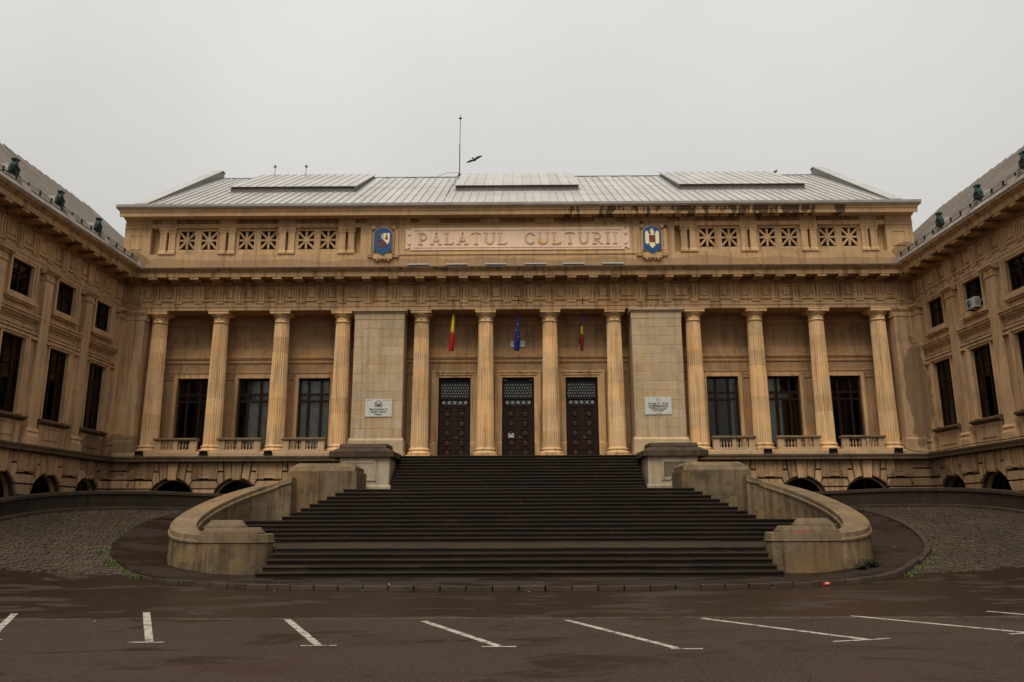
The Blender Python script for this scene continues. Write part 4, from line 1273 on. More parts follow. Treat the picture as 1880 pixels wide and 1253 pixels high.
# --- attic
A0, A1, A2, A3, A4 = Z_CT, 15.34, 16.80, 17.0, 17.30
VA_ = .40
put('attic_plinth', MB().box(-20.93, 20.93, VA_, 2.0, A0 - .3, A1), 'stone_attic', pal)
for s in (-1, 1):
    a, b = sorted((s * 19.50, s * 20.93))
    put('attic_end', MB().box(a, b, VA_ + .002, 2.0, A1, A4), 'stone_attic', pal)
    put('sunk_panel', MB().box(a + .30, b - .42, VA_ - .03, VA_ + .01, 15.62, 15.66).box(a + .30, b - .42, VA_ - .03, VA_ + .01, 16.40, 16.44).box(a + .30, a + .34, VA_ - .03, VA_ + .01, 15.66, 16.40).box(b - .46, b - .42, VA_ - .03, VA_ + .01, 15.66, 16.40), 'stone_attic', pal)
    put('end_band', MB().box(a, b, VA_ - .035, VA_, 16.78, 16.86).box(a, b, VA_ - .03, VA_, 16.97, 17.02), 'stone_attic', pal)
    a, b = sorted((s * 8.33, s * 19.50))
    put('recess_wall', MB().box(a, b, VA_ + .42, 2.0, A1, A2 + .05), 'stone_attic', pal)
    put('attic_lintel', MB().ext_x([(VA_ + .0, A2), (VA_ - .04, A2 + .01), (VA_ - .04, A2 + .10), (VA_ - .07, A2 + .12), (VA_ - .07, A3), (VA_ + .04, A3 + .01), (VA_ + .5, A3 + .01), (VA_ + .5, A2)], a, b), 'stone_attic', pal)
    # paired dwarf pillars
    def pillar():
        m = MB().box(-.165, .165, -.02, .28, .22, 1.20)
        m.ext_z([(-.22, -.09), (.22, -.09), (.22, .30), (-.22, .30)], 0, .10); m.ext_x([(-.09, .10), (-.02, .22), (.28, .22), (.28, .10)], -.20, .20)
        m.box(-.185, .185, -.04, .29, 1.18, 1.23); m.ext_x([(-.04, 1.28), (-.09, 1.36), (-.09, 1.452), (.28, 1.452), (.28, 1.23), (-.03, 1.23)], -.225, .225)
        return m
    for x in CX_S:
        for d in (-.235, .235):
            link('attic_pillar', cached('apil', 'attic_pillar', 'stone_attic', pillar), pal, (s * x + d, VA_ + .02, A1))
    # pierced lattice screens: eight spokes in a square frame
    def lattice():
        m = MB(); h = .47
        for a_, b_, c_, d_ in ((-h, h, .18, .18 + .11), (-h, h, 1.33, 1.44), (-h, -h + .06, .29, 1.33), (h - .06, h, .29, 1.33)): m.box(a_, b_, -.02, .12, c_, d_)
        return m
    def spokes():
        m = MB(); r = .43; cz = .81
        for k in range(8):
            t = k * math.pi / 4
            L = r * (1.0 if k % 2 == 0 else 1.32) ; w = .056
            dx, dz = math.cos(t), math.sin(t); px, pz = -dz * w, dx * w
            m.ext_y([(px, cz + pz), (-px, cz - pz), (dx * L - px, cz + dz * L * 1.12 - pz), (dx * L + px, cz + dz * L * 1.12 + pz)], -.012, .10, .01)
        m.ext_y([(.15 * math.cos(2 * math.pi * k / 16), cz + .15 * math.sin(2 * math.pi * k / 16)) for k in range(16)], -.03, .10, .01)
        return m
    for x in BAYC:
        for d in (-.585, .585):
            lo = link('lattice', cached('lat', 'lattice', 'stone_attic', lattice), pal, (s * x + d, VA_ + .12, A1))
            link('spokes', cached('spk', 'spokes', 'stone_attic', spokes), lo)
            link('dark_opening', cached('lopn', 'dark_opening', 'room_dark', lambda: MB().box(-.42, .42, .17, .20, .27, 1.35)), lo)
        put('screen_sill', MB().box(s * x - 1.15, s * x + 1.15, VA_ + .08, VA_ + .30, A1, A1 + .18), 'stone_attic', pal)
        put('screen_mullion', MB().box(s * x - .115, s * x + .115, VA_ + .11, VA_ + .30, A1 + .18, A2 - .02), 'stone_attic', pal)
        for d in (-1, 1):
            a_, b_ = sorted((s * x + d * 1.055, s * x + d * 1.19))
            put('screen_jamb', MB().box(a_, b_, VA_ + .12, VA_ + .30, A1 + .18, A2 - .02), 'stone_attic', pal)
# solid middle field carrying arms and inscription
put('attic_field', MB().box(-8.33, 8.33, VA_ + .004, 2.0, A1, A3 + .004), 'stone_attic', pal)
put('field_band', MB().box(-8.3, 8.3, VA_ - .03, VA_ + .004, 16.95, 17.0), 'stone_attic', pal)
# narrow upper frieze: plain dies alternating with grooved strips
put('upper_frieze', MB().box(-20.9, 20.9, VA_ + .06, 2.0, A3, A4 + .1), 'stone_cornice', pal)
dies = [(-20.9, -19.55)] + [(-x - .44, -x + .44) for x in reversed(CX_S)] + [(-8.0, -5.7), (-5.2, -4.1)] + [(-1.95, -.95)]
dies += [(-b, -a) for a, b in reversed(dies)]
for a, b in dies: put('frieze_die', MB().cbox(a, b, VA_ - .005, VA_ + .1, A3 + .03, A4 + .05, .012), 'stone_attic', pal)
gr = MB()
for (a0, a1), (b0, b1) in zip(dies, dies[1:]):
    q = a1 + .05
    while q < b0 - .09: gr.box(q, q + .055, VA_ + .02, VA_ + .08, A3 + .04, A4); q += .115
g_ = put('grooved_strips', gr, 'stone_cornice', pal); g_['kind'] = 'stuff'
put('top_cornice', MB().ext_x([(VA_ + .05, A4 - .01), (VA_ - .08, A4 + .0), (VA_ - .12, A4 + .05), (-.16, A4 + .05), (-.16, A4 - .05), (-.22, A4 - .05), (-.23, A4 + .16), (-.27, A4 + .18), (-.30, A4 + .26), (-.36, A4 + .32), (1.4, A4 + .40), (1.4, A4 - .01)], -20.98, 20.98), 'stone_top_cornice', pal)
put('gutter', MB().ext_x([(-.34, A4 + .325), (-.40, A4 + .33), (-.47, A4 + .40), (-.49, A4 + .53), (-.47, A4 + .545), (-.40, A4 + .53), (.3, A4 + .50), (.3, A4 + .33)], -21.1, 21.1), 'gutter_grey', pal)

# --- sloping metal roof in standing seam sheets
RV0, RZ0, RSL, RD = -.36, A4 + .555, .60, 9.6
ang = math.atan(RSL); RL = RD / math.cos(ang)
rf = empty('roof', (0, RV0, RZ0), 0, pal)
NPAN = 90; PW = 39.4 / NPAN
def pan():
    m = MB()
    m.box(0, PW - .004, 0, RL, -.012, 0)
    m.box(0, .028, 0, RL, 0, .055)
    for q in (2.9, 6.3): m.box(.028, PW - .004, q, q + .035, 0, .008)
    return m
for i in range(NPAN):
    o = link('roof_sheet', cached('pan', 'roof_sheet', 'roof_zinc', pan), rf, (-19.7 + PW * i, 0, 0))
    o.rotation_euler = (ang + random.uniform(-.0012, .0012), random.uniform(-.004, .004), 0)
put('back_slope', MB().add([(-20.1, RD, RD * RSL - .02), (20.1, RD, RD * RSL - .02), (20.1, 2 * RD, 0), (-20.1, 2 * RD, 0)], [(0, 1, 2, 3)]), 'roof_zinc', rf)
put('ridge_cap', MB().ext_x([(RD - .18, RD * RSL - .06), (RD, RD * RSL + .05), (RD + .18, RD * RSL - .06)], -19.7, 19.7), 'roof_zinc_side', rf)
for s in (-1, 1):
    a, b = sorted((s * 19.55, s * 20.12))
    prof = [(-.02, -.02), (-.02, .02), (RD + .12, (RD + .12) * RSL + .50), (RD + .5, (RD + .12) * RSL + .50), (RD + .5, (RD) * RSL - .3), (RD, RD * RSL - .4)]
    put('verge_parapet', MB().ext_x(prof, a, b), 'roof_zinc_side', rf, bevel=.01)
    prof2 = [(-.05, .022), (-.05, .055), (RD + .10, (RD + .12) * RSL + .545), (RD + .55, (RD + .12) * RSL + .545), (RD + .55, (RD + .12) * RSL + .502), (RD + .10, (RD + .12) * RSL + .502)]
    put('verge_cover', MB().ext_x(prof2, a - .05, b + .05), 'roof_zinc', rf)
# raised glazing monitors covered in sheet
for (x0, x1, tilt) in ((-16.6, -9.4, 0), (-3.55, 3.55, 0), (9.4, 16.6, 0)):
    hw = (x1 - x0) / 2
    d0, d1 = 3.75, RD - .1
    mesh = MB()
    h0, h1 = .36, .22
    mesh.add([(-hw, d0, d0 * RSL - .1), (hw, d0, d0 * RSL - .1), (hw, d1, d1 * RSL - .1), (-hw, d1, d1 * RSL - .1),
              (-hw, d0, d0 * RSL + h0), (hw, d0, d0 * RSL + h0), (hw, d1, d1 * RSL + h1), (-hw, d1, d1 * RSL + h1)],
             [(0, 1, 5, 4), (1, 2, 6, 5), (2, 3, 7, 6), (3, 0, 4, 7), (4, 5, 6, 7)])
    put('roof_monitor', mesh, 'roof_dark', rf, ((x0 + x1) / 2, 0, 0))
    n = max(1, round((x1 - x0) / .53)); w = (x1 - x0 + .2) / n; L = (d1 - d0 + .2) / math.cos(ang)
    for i in range(n):
        o = link('monitor_sheet', cached(('msheet', round(w, 3)), 'monitor_sheet', 'roof_zinc', lambda: MB().box(0, w - .004, 0, L, 0, .025).box(0, .022, 0, L, .025, .06)), rf, (x0 - .1 + w * i, d0 - .12, (d0 - .12) * RSL + h0 + .008))
        o.rotation_euler = (math.atan(RSL + (h1 - h0) / (d1 - d0)), random.uniform(-.004, .004), 0)
# vent stubs on the left monitor
for x in (-15.9, -13.85):
    z = 9.2 * RSL + .24
    vp = put('vent_pipe', MB().tube([(0, 0, -.2), (0, 0, .62)], .025, 8).sphere((0, 0, .66), .10, 10).sphere((0, -.02, .0), .08, 8), 'metal_grey', rf, (x, 9.2, z))
# --- inscription tablet
tb = empty('inscription_tablet', (0, VA_, 0), 0, pal)
TZ0, TZ1, TX = 15.46, 16.72, 5.92
put('backing', MB().box(-6.25, 6.25, -.05, .02, 15.24, 16.86), 'stone_attic', tb, bevel=.01)
pl = MB()
out_ = [(-TX + .26, TZ0 + .05), (-TX, TZ0 + .02), (-TX, TZ1 - .02), (-TX + .26, TZ1 - .14), (-TX + .26, TZ1), (TX - .26, TZ1), (TX - .26, TZ1 - .14), (TX, TZ1 - .02), (TX, TZ0 + .02), (TX - .26, TZ0 + .14), (TX - .26, TZ0), (-TX + .26, TZ0)]
out_[0] = (-TX + .26, TZ0 + .14)
pl.box(-TX + .26, TX - .26, -.10, -.05, TZ0, TZ1)
for s in (-1, 1):
    pl.ext_y([(s * TX, TZ0 + .03), (s * (TX - .27), TZ0 + .17), (s * (TX - .27), TZ1 - .17), (s * TX, TZ1 - .03)] if s == 1 else [(s * TX, TZ0 + .03), (s * TX, TZ1 - .03), (s * (TX - .27), TZ1 - .17), (s * (TX - .27), TZ0 + .17)], -.098, -.05)
put('slab', pl, 'plaque_stone', tb, bevel=.008)
put('border', MB().box(-TX + .42, TX - .42, -.13, -.099, TZ1 - .17, TZ1 - .13).box(-TX + .42, TX - .42, -.125, -.099, TZ0 + .13, TZ0 + .16), 'plaque_stone', tb, bevel=.006)
for s in (-1, 1):
    for z in (TZ0 + .36, TZ1 - .36):
        put('boss', MB().sphere((0, 0, 0), .105, 14, (1, .5, 1)), 'plaque_stone', tb, (s * (TX - .20), -.10, z))
# letters: raised Roman capitals built stroke by stroke
H = .66; T = .095
def seg(m, a, b, w=T):
    a, b = Vector(a), Vector(b); d = (b - a).normalized(); p = Vector((-d.y, d.x)) * w / 2
    m.ext_y([tuple(a + p), tuple(a - p), tuple(b - p), tuple(b + p)], -.045, .0, .008)
def arc(m, c, rx, rz, t0, t1, n=12, w=T):
    q = [(c[0] + rx * math.cos(R(t0 + (t1 - t0) * i / n)), c[1] + rz * math.sin(R(t0 + (t1 - t0) * i / n))) for i in range(n + 1)]
    for (a, b) in zip(q, q[1:]):
        d = Vector((b[0] - a[0], b[1] - a[1])).normalized() * .008
        seg(m, (a[0] - d.x, a[1] - d.y), (b[0] + d.x, b[1] + d.y), w)
def serif(m, x, z, w=.20): m.ext_y([(x - w / 2, z - .022), (x + w / 2, z - .022), (x + w / 2, z + .022), (x - w / 2, z + .022)], -.046, 0, .006)
def L_P(m):
    seg(m, (.1, 0), (.1, H)); serif(m, .1, .022, .24); serif(m, .06, H - .022, .18); arc(m, (.18, H * .68), .22, H * .29, 90, -90); seg(m, (.1, H - .05), (.19, H - .05), .07); seg(m, (.1, H * .39), (.19, H * .39), .07); return .50
def L_A(m):
    seg(m, (.10, 0), (.30, H)); seg(m, (.50, 0), (.30, H), .105); seg(m, (.17, .2), (.44, .2), .06); serif(m, .09, .022, .2); serif(m, .51, .022, .22); return .62
def L_L(m):
    seg(m, (.1, 0), (.1, H)); serif(m, .1, H - .022, .22); serif(m, .08, .022, .2); seg(m, (.1, .04), (.42, .04), .075); seg(m, (.40, .02), (.47, .15), .055); return .52
def L_T(m):
    seg(m, (.27, 0), (.27, H)); serif(m, .27, .022, .22); arc(m, (.15, H - .12), .12, .09, 90, 170, 6, .06); arc(m, (.39, H - .12), .12, .09, 90, 10, 6, .06); seg(m, (.14, H - .035), (.40, H - .035), .07); return .56
def L_U(m):
    seg(m, (.1, .25), (.1, H)); seg(m, (.50, .25), (.50, H)); arc(m, (.30, .27), .20, .23, 180, 360, 14); serif(m, .1, H - .022, .2); serif(m, .50, H - .022, .2); return .62
def L_C(m):
    arc(m, (.32, H / 2), .25, H / 2 - .04, 42, 318, 18); seg(m, (.49, H - .12), (.55, H - .17), .07); return .58
def L_R(m):
    L_P(m); seg(m, (.20, H * .4), (.46, .03)); serif(m, .46, .022, .18); return .56
def L_I(m):
    seg(m, (.1, 0), (.1, H)); serif(m, .1, .022, .22); serif(m, .1, H - .022, .22); return .24
LET = dict(P=L_P, A=L_A, L=L_L, T=L_T, U=L_U, C=L_C, R=L_R, I=L_I)
def word(txt, x0, x1, gold=()):
    ws = [LET[c](MB()) for c in txt]
    gap = (x1 - x0 - sum(ws)) / (len(txt) - 1)
    x = x0
    for i, c in enumerate(txt):
        m = MB(); LET[c](m)
        put('letter', m, 'gold_leaf' if i in gold else 'letter_stone', tb, (x, -.099, TZ0 + .31))
        x += ws[i] + gap
word('PALATUL', -5.22, -.50)
word('CULTURII', .36, 5.30)
# gilding that survives on two letters
m = MB(); arc(m, (.30, .27), .20, .23, 175, 300, 8, T + .01); put('gilding', m, 'gold_leaf', tb, (.36 + .60 + .06, -.107, TZ0 + .31))
m = MB(); seg(m, (.14, .04), (.42, .04), .085); put('gilding', m, 'gold_leaf', tb, (.36 + .60 + .62 + .11, -.107, TZ0 + .31))
# carved frames behind the two coats of arms
for s in (-1, 1):
    cf = empty('arms_frame', (s * 7.1, VA_, 0), 0, pal)
    put('backboard', MB().box(-.86, .86, -.06, .01, 15.18, 16.74), 'stone_attic', cf, bevel=.01)
    for t in (-1, 1):
        a, b = sorted((t * .62, t * .80)); put('stile', MB().box(a, b, -.13, -.05, 15.2, 16.62), 'stone_attic', cf, bevel=.008)
        a, b = sorted((t * .50, t * .58)); put('fillet', MB().box(a, b, -.11, -.05, 15.25, 16.5), 'stone_attic', cf, bevel=.008)
    put('foot_scroll', MB().box(-.50, .50, -.16, -.05, 14.98, 15.26).box(-.82, -.45, -.12, 0, 15.10, 15.18).box(.45, .82, -.12, 0, 15.10, 15.18).sphere((-.30, -.08, 14.93), .09, 10).sphere((.30, -.08, 14.93), .09, 10).sphere((-.12, -.08, 14.95), .07, 10).sphere((.12, -.08, 14.95), .07, 10), 'stone_attic', cf, bevel=.006)
    for t in (-1, 1): put('boss', MB().sphere((t * .54, -.10, 16.72), .145, 14, (1, .6, 1)), 'stone_attic', cf)
    for t in (-1, 1):
        a, b = sorted((t * .86, t * 1.18)) 
        if (t > 0) == (s < 0): put('link_bar', MB().box(a, b, -.035, .01, 16.42, 16.52).box(a, b, -.035, .01, 15.30, 15.40), 'stone_attic', cf)

# ================================================================== WINGS
def oculus():
    m = MB()
    # drum body with arched hood
    n = 16
    arcp = [(-.42, -.30), (.42, -.30)] + [(.42 * math.cos(R(180 * i / n)), .12 + .42 * math.sin(R(180 * i / n))) for i in range(n + 1)]
    m.ext_y(arcp, 0, .25, .03)
    # thick moulded ring
    for (r0, rr) in ((.31, .055), (.40, .035)):
        pts = [(r0 * math.cos(t), -.02, .10 + r0 * math.sin(t)) for t in [2 * math.pi * k / 20 for k in range(21)]]
        m.tube(pts, rr, 6)
    # shell fans at the sides and the crest with its flared head
    for s in (-1, 1):
        for k in range(5): m.tube([(s * .40, .05, .42 - .12 * k), (s * (.60 - .03 * k), .05, .30 - .15 * k)], .05, 6, .02)
        m.tube([(s * .42, .03, -.30), (s * .62, .03, -.34), (s * .60, .03, -.22)], .05, 6)
    m.ext_y([(-.16, .50), (.16, .50), (.12, .78), (.24, .95), (-.24, .95), (-.12, .78)], -.06, .25, .03)
    m.box(-.27, .27, -.09, .25, .95, 1.02)
    return m
WB = 3.25
for s in (-1, 1):
    side = 'left' if s == -1 else 'right'
    wing = empty('palace_wing', (s * 20.3, 39.5, -.004), R(90) if s == -1 else R(-90))
    tag(wing, 'left stone wing with pilasters and stacked windows beside the colonnade' if s == -1 else 'right stone wing with an air conditioner fixed beside an upper window', 'building')
    sg = s       # local x sign pointing to the viewer
    def span(a, b): return tuple(sorted((sg * a, sg * b)))
    NB = 5
    END = .3 + WB * NB + .6
    x0, x1 = span(-.2, END)
    pil = [.3 + WB * k for k in range(NB + 1)]
    cen = [.3 + WB * (k + .5) for k in range(NB)]
    # main wall
    UW, UZ0, UZ1 = 1.46, 10.68, 12.04
    LW, LZ0, LZ1 = 1.54, 5.86, 8.97
    ops = []
    for c in cen:
        ops += [(sg * c - UW / 2, sg * c + UW / 2, UZ0, UZ1), (sg * c - LW / 2, sg * c + LW / 2, LZ0, LZ1)]
    put('wall', wall_grid(MB(), x0, x1, Z_LB, Z_AR + .2, .06, .42, ops), 'stone_wing', wing)
    put('interior', MB().add([(x0 + .1, .43, 4.3), (x1 - .1, .43, 4.3), (x1 - .1, .43, 12.3), (x0 + .1, .43, 12.3), (x0 + .1, 4, 4.3), (x1 - .1, 4, 4.3), (x1 - .1, 4, 12.3), (x0 + .1, 4, 12.3)],
                             [(4, 5, 6, 7), (0, 1, 5, 4), (3, 2, 6, 7), (0, 4, 7, 3), (1, 5, 6, 2)]), 'room_dark', wing)
    e0, e1 = span(END - .02, END + .5)
    put('end_wall', MB().box(e0, e1, .0, 12, 0, Z_CT + .4), 'stone_wing', wing)
    # pilasters
    def pilaster():
        m = MB().box(-.31, .31, -.15, .07, 5.36, 11.70)
        return m
    def pbase():
        m = MB().box(-.43, .43, -.27, .07, Z_LT, 5.0).ext_x([(-.27, 5.0), (-.26, 5.07), (-.21, 5.10), (-.19, 5.18), (-.23, 5.22), (-.23, 5.27), (-.18, 5.30), (-.15, 5.37), (.07, 5.37), (.07, 5.0)], -.39, .39)
        return m
    def pcap():
        m = MB().box(-.325, .325, -.165, .07, 11.68, 11.98)
        m.box(-.36, .36, -.20, .07, 11.655, 11.71)
        m.ext_x([(-.165, 11.93), (-.22, 11.96), (-.29, 12.03), (-.29, 12.055), (-.34, 12.065), (-.34, 12.145), (.07, 12.145), (.07, 11.93)], -.49, .49)
        m.sphere((0, -.17, 11.83), .05, 8)
        return m
    for p in pil:
        po = link('pilaster', cached('wpil', 'pilaster', 'stone_wing', pilaster), wing, (sg * p, 0, 0))
        link('pilaster_base', cached('wpb', 'pilaster_base', 'stone_wing', pbase), po)
        link('pilaster_capital', cached('wpc', 'pilaster_capital', 'stone_wing', pcap), po)
    # bays
    def bay_trim():
        m = MB()
        # string course with its own small frieze above the tall window
        m.ext_x([(.07, 9.70), (.0, 9.72), (-.07, 9.80), (-.14, 9.84), (-.14, 9.92), (-.20, 9.95), (-.20, 10.0), (.07, 10.06)], -1.31, 1.31)
        m.ext_x([(.07, 9.12), (-.03, 9.12), (-.03, 9.20), (-.10, 9.22), (-.10, 9.30), (.07, 9.32)], -1.31, 1.31)
        for a, b, c, d in ((-1.12, 1.12, 9.40, 9.43), (-1.12, 1.12, 9.63, 9.66), (-1.12, -1.09, 9.43, 9.63), (1.09, 1.12, 9.43, 9.63)): m.box(a, b, .005, .062, c, d)
        return m
    def low_sur():
        m = MB(); h = LW / 2
        for a, b, d in ((0, .10, .0), (.10, .20, -.06)):
            m.box(-h - b, -h - a, d, .07, LZ0, LZ1 + b); m.box(h + a, h + b, d, .07, LZ0, LZ1 + b); m.box(-h - a, h + a, d, .07, LZ1 + a, LZ1 + b)
        for t in (-1, 1):
            a, b = sorted((t * (h + .22), t * (h + .50)))
            m.box(a, b, -.02, .07, LZ0 - .1, 9.0); m.box(a - .03, b + .03, -.13, .07, 9.0, 9.119)
        return m
    def up_sur():
        m = MB(); h = UW / 2
        for a, b, d in ((0, .09, .0), (.09, .21, -.06)):
            m.box(-h - b, -h - a, d, .07, UZ0 - b, UZ1 + min(b, .1)); m.box(h + a, h + b, d, .07, UZ0 - b, UZ1 + min(b, .1)); m.box(-h - a, h + a, d, .07, UZ0 - b, UZ0 - a)
        m.box(-h, h, .02, .07, UZ1, UZ1 + .10)
        m.box(-h - .26, h + .26, -.14, .07, UZ0 - .31, UZ0 - .211)
        m.box(-h - .16, h + .16, -.07, .07, UZ0 - .38, UZ0 - .31)
        return m
    def apron():
        m = MB()
        for a, b, c, d in ((-.62, .62, 5.48, 5.52), (-.62, .62, 4.98, 5.02), (-.62, -.58, 5.02, 5.48), (.58, .62, 5.02, 5.48)): m.box(a, b, -.085, -.03, c, d)
        m.box(-.98, .98, -.05, .065, 4.70, 5.60)
        return m
    for k, c in enumerate(cen):
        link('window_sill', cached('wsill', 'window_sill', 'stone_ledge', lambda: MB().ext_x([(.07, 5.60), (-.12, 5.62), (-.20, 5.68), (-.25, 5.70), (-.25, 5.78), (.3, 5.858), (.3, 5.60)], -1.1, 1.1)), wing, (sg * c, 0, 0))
        link('bay_moulding', cached('btrim', 'bay_moulding', 'stone_wing', bay_trim), wing, (sg * c, 0, 0))
        link('window_surround', cached('lsur', 'window_surround', 'stone_wing', low_sur), wing, (sg * c, 0, 0))
        link('window_surround', cached('usur', 'window_surround', 'stone_wing', up_sur), wing, (sg * c, 0, 0))
        link('apron_panel', cached('apron', 'apron_panel', 'stone_wing', apron), wing, (sg * c, 0, 0))
        window(wing, sg * c, .22, LZ0, LW, LZ1 - LZ0, (-.27, .27), (7.66 - LZ0, 8.10 - LZ0), fr=.07, bar=.04)
        window(wing, sg * c, .22, UZ0, UW, UZ1 - UZ0, (0,), (.85,), fr=.07, bar=.035)
        put('curtain', MB().add([(sg * c - UW / 2 + UW * i / 24, .55 + .03 * math.sin(i * 2.1), z) for z in (UZ0, UZ1) for i in range(25)], [(i, i + 1, i + 26, i + 25) for i in range(24)]), 'wood_panel', wing)
    base_storey(wing, sorted(sg * c for c in cen), WB / 2, [tuple(sorted((sg * .3, -sg * .2))), tuple(sorted((sg * (END - .6), sg * END)))], 'stone_base')
    ledge(wing, *span(-.05, END))
    tr = [.3 + WB / 3 * k for k in range(NB * 3 + 1)]
    entablature(wing, *span(-.02, END), sorted(sg * t for t in tr), 'stone_wing')
    # eaves: copper-lined gutter wall with little dies, then the roof
    gx0, gx1 = span(.3, END)
    put('eaves_gutter', MB().ext_x([(-1.0, Z_CT - .005), (-1.07, Z_CT + .02), (-1.09, Z_CT + .09), (-.98, Z_CT + .10), (-.78, Z_CT + .42), (-.80, Z_CT + .47), (-.70, Z_CT + .49), (-.3, Z_CT + .49), (-.3, Z_CT)], gx0, gx1), 'gutter_zinc', wing)
    for p in pil[:-1]:
        put('gutter_die', MB().ext_x([(-1.04, Z_CT + .05), (-.88, Z_CT + .50), (-.5, Z_CT + .50), (-.5, Z_CT + .05)], sg * (p + .25) - .22, sg * (p + .25) + .22), 'gutter_zinc', wing)
    RW = 6.3; RHW = 5.55
    rx0, rx1 = span(-6, END)
    yb, zb = -.62, Z_CT + .50
    ra = math.atan2(RHW, RW); rl = math.hypot(RW, RHW)
    roof = empty('roof', (0, yb, zb), 0, wing)
    npan = round((rx1 - rx0) / .62)
    pw = (rx1 - rx0) / npan
    for i in range(npan):
        o = link('roof_sheet', cached(('wpan', round(pw, 3)), 'roof_sheet', 'roof_wing', lambda: MB().box(0, pw - .004, 0, rl, -.012, 0).box(0, .028, 0, rl, 0, .05).box(.028, pw - .004, 2.2, 2.24, 0, .01).box(.028, pw - .004, 5.1, 5.14, 0, .01)), roof, (rx0 + pw * i, 0, 0))
        o.rotation_euler = (ra + random.uniform(-.002, .002), random.uniform(-.006, .006), 0)
    put('back_slope', MB().add([(rx0, RW, RHW - .02), (rx1, RW, RHW - .02), (rx1, 2 * RW, 0), (rx0, 2 * RW, 0)], [(0, 1, 2, 3)]), 'roof_wing', roof)
    # snow guard: two rails on stubby brackets
    sgm = MB()
    for zz, yy in ((.20, .02), (.32, .08)): sgm.tube([(gx0, yy, zz), (gx1, yy, zz)], .010, 5)
    q = gx0 + .2
    while q < gx1:
        sgm.box(q - .005, q + .005, .0, .08, .04, .33); q += .8
    put('snow_guard', sgm, 'iron_black', roof)
    for p in pil[1:-1]:
        oc = link('oculus_dormer', cached('ocu', 'oculus_dormer', 'copper_green', oculus), wing, (sg * (p + .05), -.20, zb + .72))
        oc.scale = (.58, .58, .46)
        link('dark_opening', cached('ocd', 'dark_opening', 'room_dark', lambda: MB().ext_y([(.29 * math.cos(2 * math.pi * k / 20), .10 + .29 * math.sin(2 * math.pi * k / 20)) for k in range(20)], -.012, .02)), oc)
        link('saddle', cached('sad', 'saddle', 'roof_wing', lambda: MB().add([(-.45, .2, -.3), (.45, .2, -.3), (0, .2, .55), (0, 1.9, .75)], [(0, 1, 2), (0, 2, 3), (1, 3, 2)])), oc)

# ================================================================== SMALL THINGS
# coats of arms
def shield(k=1.0, n=10):
    p = [(-.47, -.52), (0, -.80), (.47, -.52)]
    p += [(.47, .36)] + [(.47 - .0 - .47 * (1 - math.cos(R(90 * i / n))) * 1.0, .36 + .36 * math.sin(R(90 * i / n))) for i in range(1, n + 1)]
    q = [(-x, z) for x, z in p[3:-1]]
    return [(x * k, z * k) for x, z in p + list(reversed(q))]
CZ = 15.98
ca = empty('coat_of_arms', (-7.1, 39.5 + VA_ - .16, CZ))
tag(ca, 'blue shield with cream and dark red fields, left of the inscription', 'coat of arms')
put('rim', MB().ext_y(shield(1.06), -.02, .06, .015), 'stone_balustrade', ca)
put('blue_shield', MB().ext_y(shield(.99), -.055, -.018, .012), 'blue_enamel', ca)
def inner_poly(): return [(-.36, .40), (.36, .40), (.36, .02), (.27, -.22), (0, -.50), (-.27, -.22), (-.36, .02)]
put('cream_field', MB().ext_y([(.02, .40), (.36, .40), (.36, .02), (.27, -.22), (.02, .04)], -.068, -.05), 'cream_enamel', ca)
put('grey_field', MB().ext_y([(-.36, .40), (-.02, .40), (-.02, .02), (-.33, -.06)], -.066, -.05), 'grey_enamel', ca)
put('pale_strip', MB().ext_y([(-.075, .36), (-.015, .36), (-.015, .06), (-.075, .10)], -.07, -.06), 'white_sign', ca)
put('red_field', MB().ext_y([(0, .02), (.26, -.235), (0, -.48), (-.28, -.235), (-.30, -.10)], -.068, -.05), 'red_enamel', ca)
put('oil_derrick', MB().ext_y([(.10, .05), (.29, .05), (.235, .22), (.215, .36), (.18, .36), (.155, .22)], -.078, -.06), 'brown_enamel', ca)
put('green_sprig', MB().ext_y([(-.09, -.34), (.06, -.36), (.10, -.18), (.0, -.10), (-.12, -.18)], -.076, -.06), 'green_enamel', ca)
put('wave', MB().ext_y([(-.33, .12), (-.09, .20), (-.09, .25), (-.33, .18)], -.072, -.06).ext_y([(-.33, -.02), (-.05, .02), (-.05, .06), (-.33, .03)], -.072, -.06), 'blue_enamel', ca)
cb2 = empty('coat_of_arms', (7.1, 39.5 + VA_ - .16, CZ))
tag(cb2, 'blue shield with a golden eagle and quartered breast shield, right of the inscription', 'coat of arms')
put('rim', MB().ext_y(shield(1.06), -.02, .06, .015), 'stone_balustrade', cb2)
put('blue_shield', MB().ext_y(shield(.99), -.055, -.018, .012), 'blue_enamel', cb2)
eg = MB()
for s in (-1, 1):
    w = [(.16, .22), (.19, .38), (.25, .45), (.32, .44), (.365, .36), (.365, -.26), (.31, -.24), (.27, -.31), (.20, -.26), (.16, -.30), (.14, -.1)]
    eg.ext_y([(s * x, z) for x, z in w], -.075, -.05)
eg.ext_y([(-.17, -.15), (.17, -.15), (.17, .24), (-.17, .24)], -.074, -.05)
eg.ext_y([(-.08, .22), (.10, .22), (.11, .40), (.05, .50), (-.03, .52), (-.09, .47), (-.15, .42), (-.06, .40)], -.076, -.05)
eg.ext_y([(-.13, -.16), (.13, -.16), (.17, -.34), (.0, -.52), (-.17, -.34)], -.0765, -.05)
put('eagle', eg, 'cream_enamel', cb2)
put('breast_shield', MB().ext_y([(-.165, .20), (0, .20), (0, .0), (-.165, .0)], -.09, -.07).ext_y([(0, 0), (.165, 0), (.165, -.17), (0, -.2)], -.09, -.07), 'red_enamel', cb2)
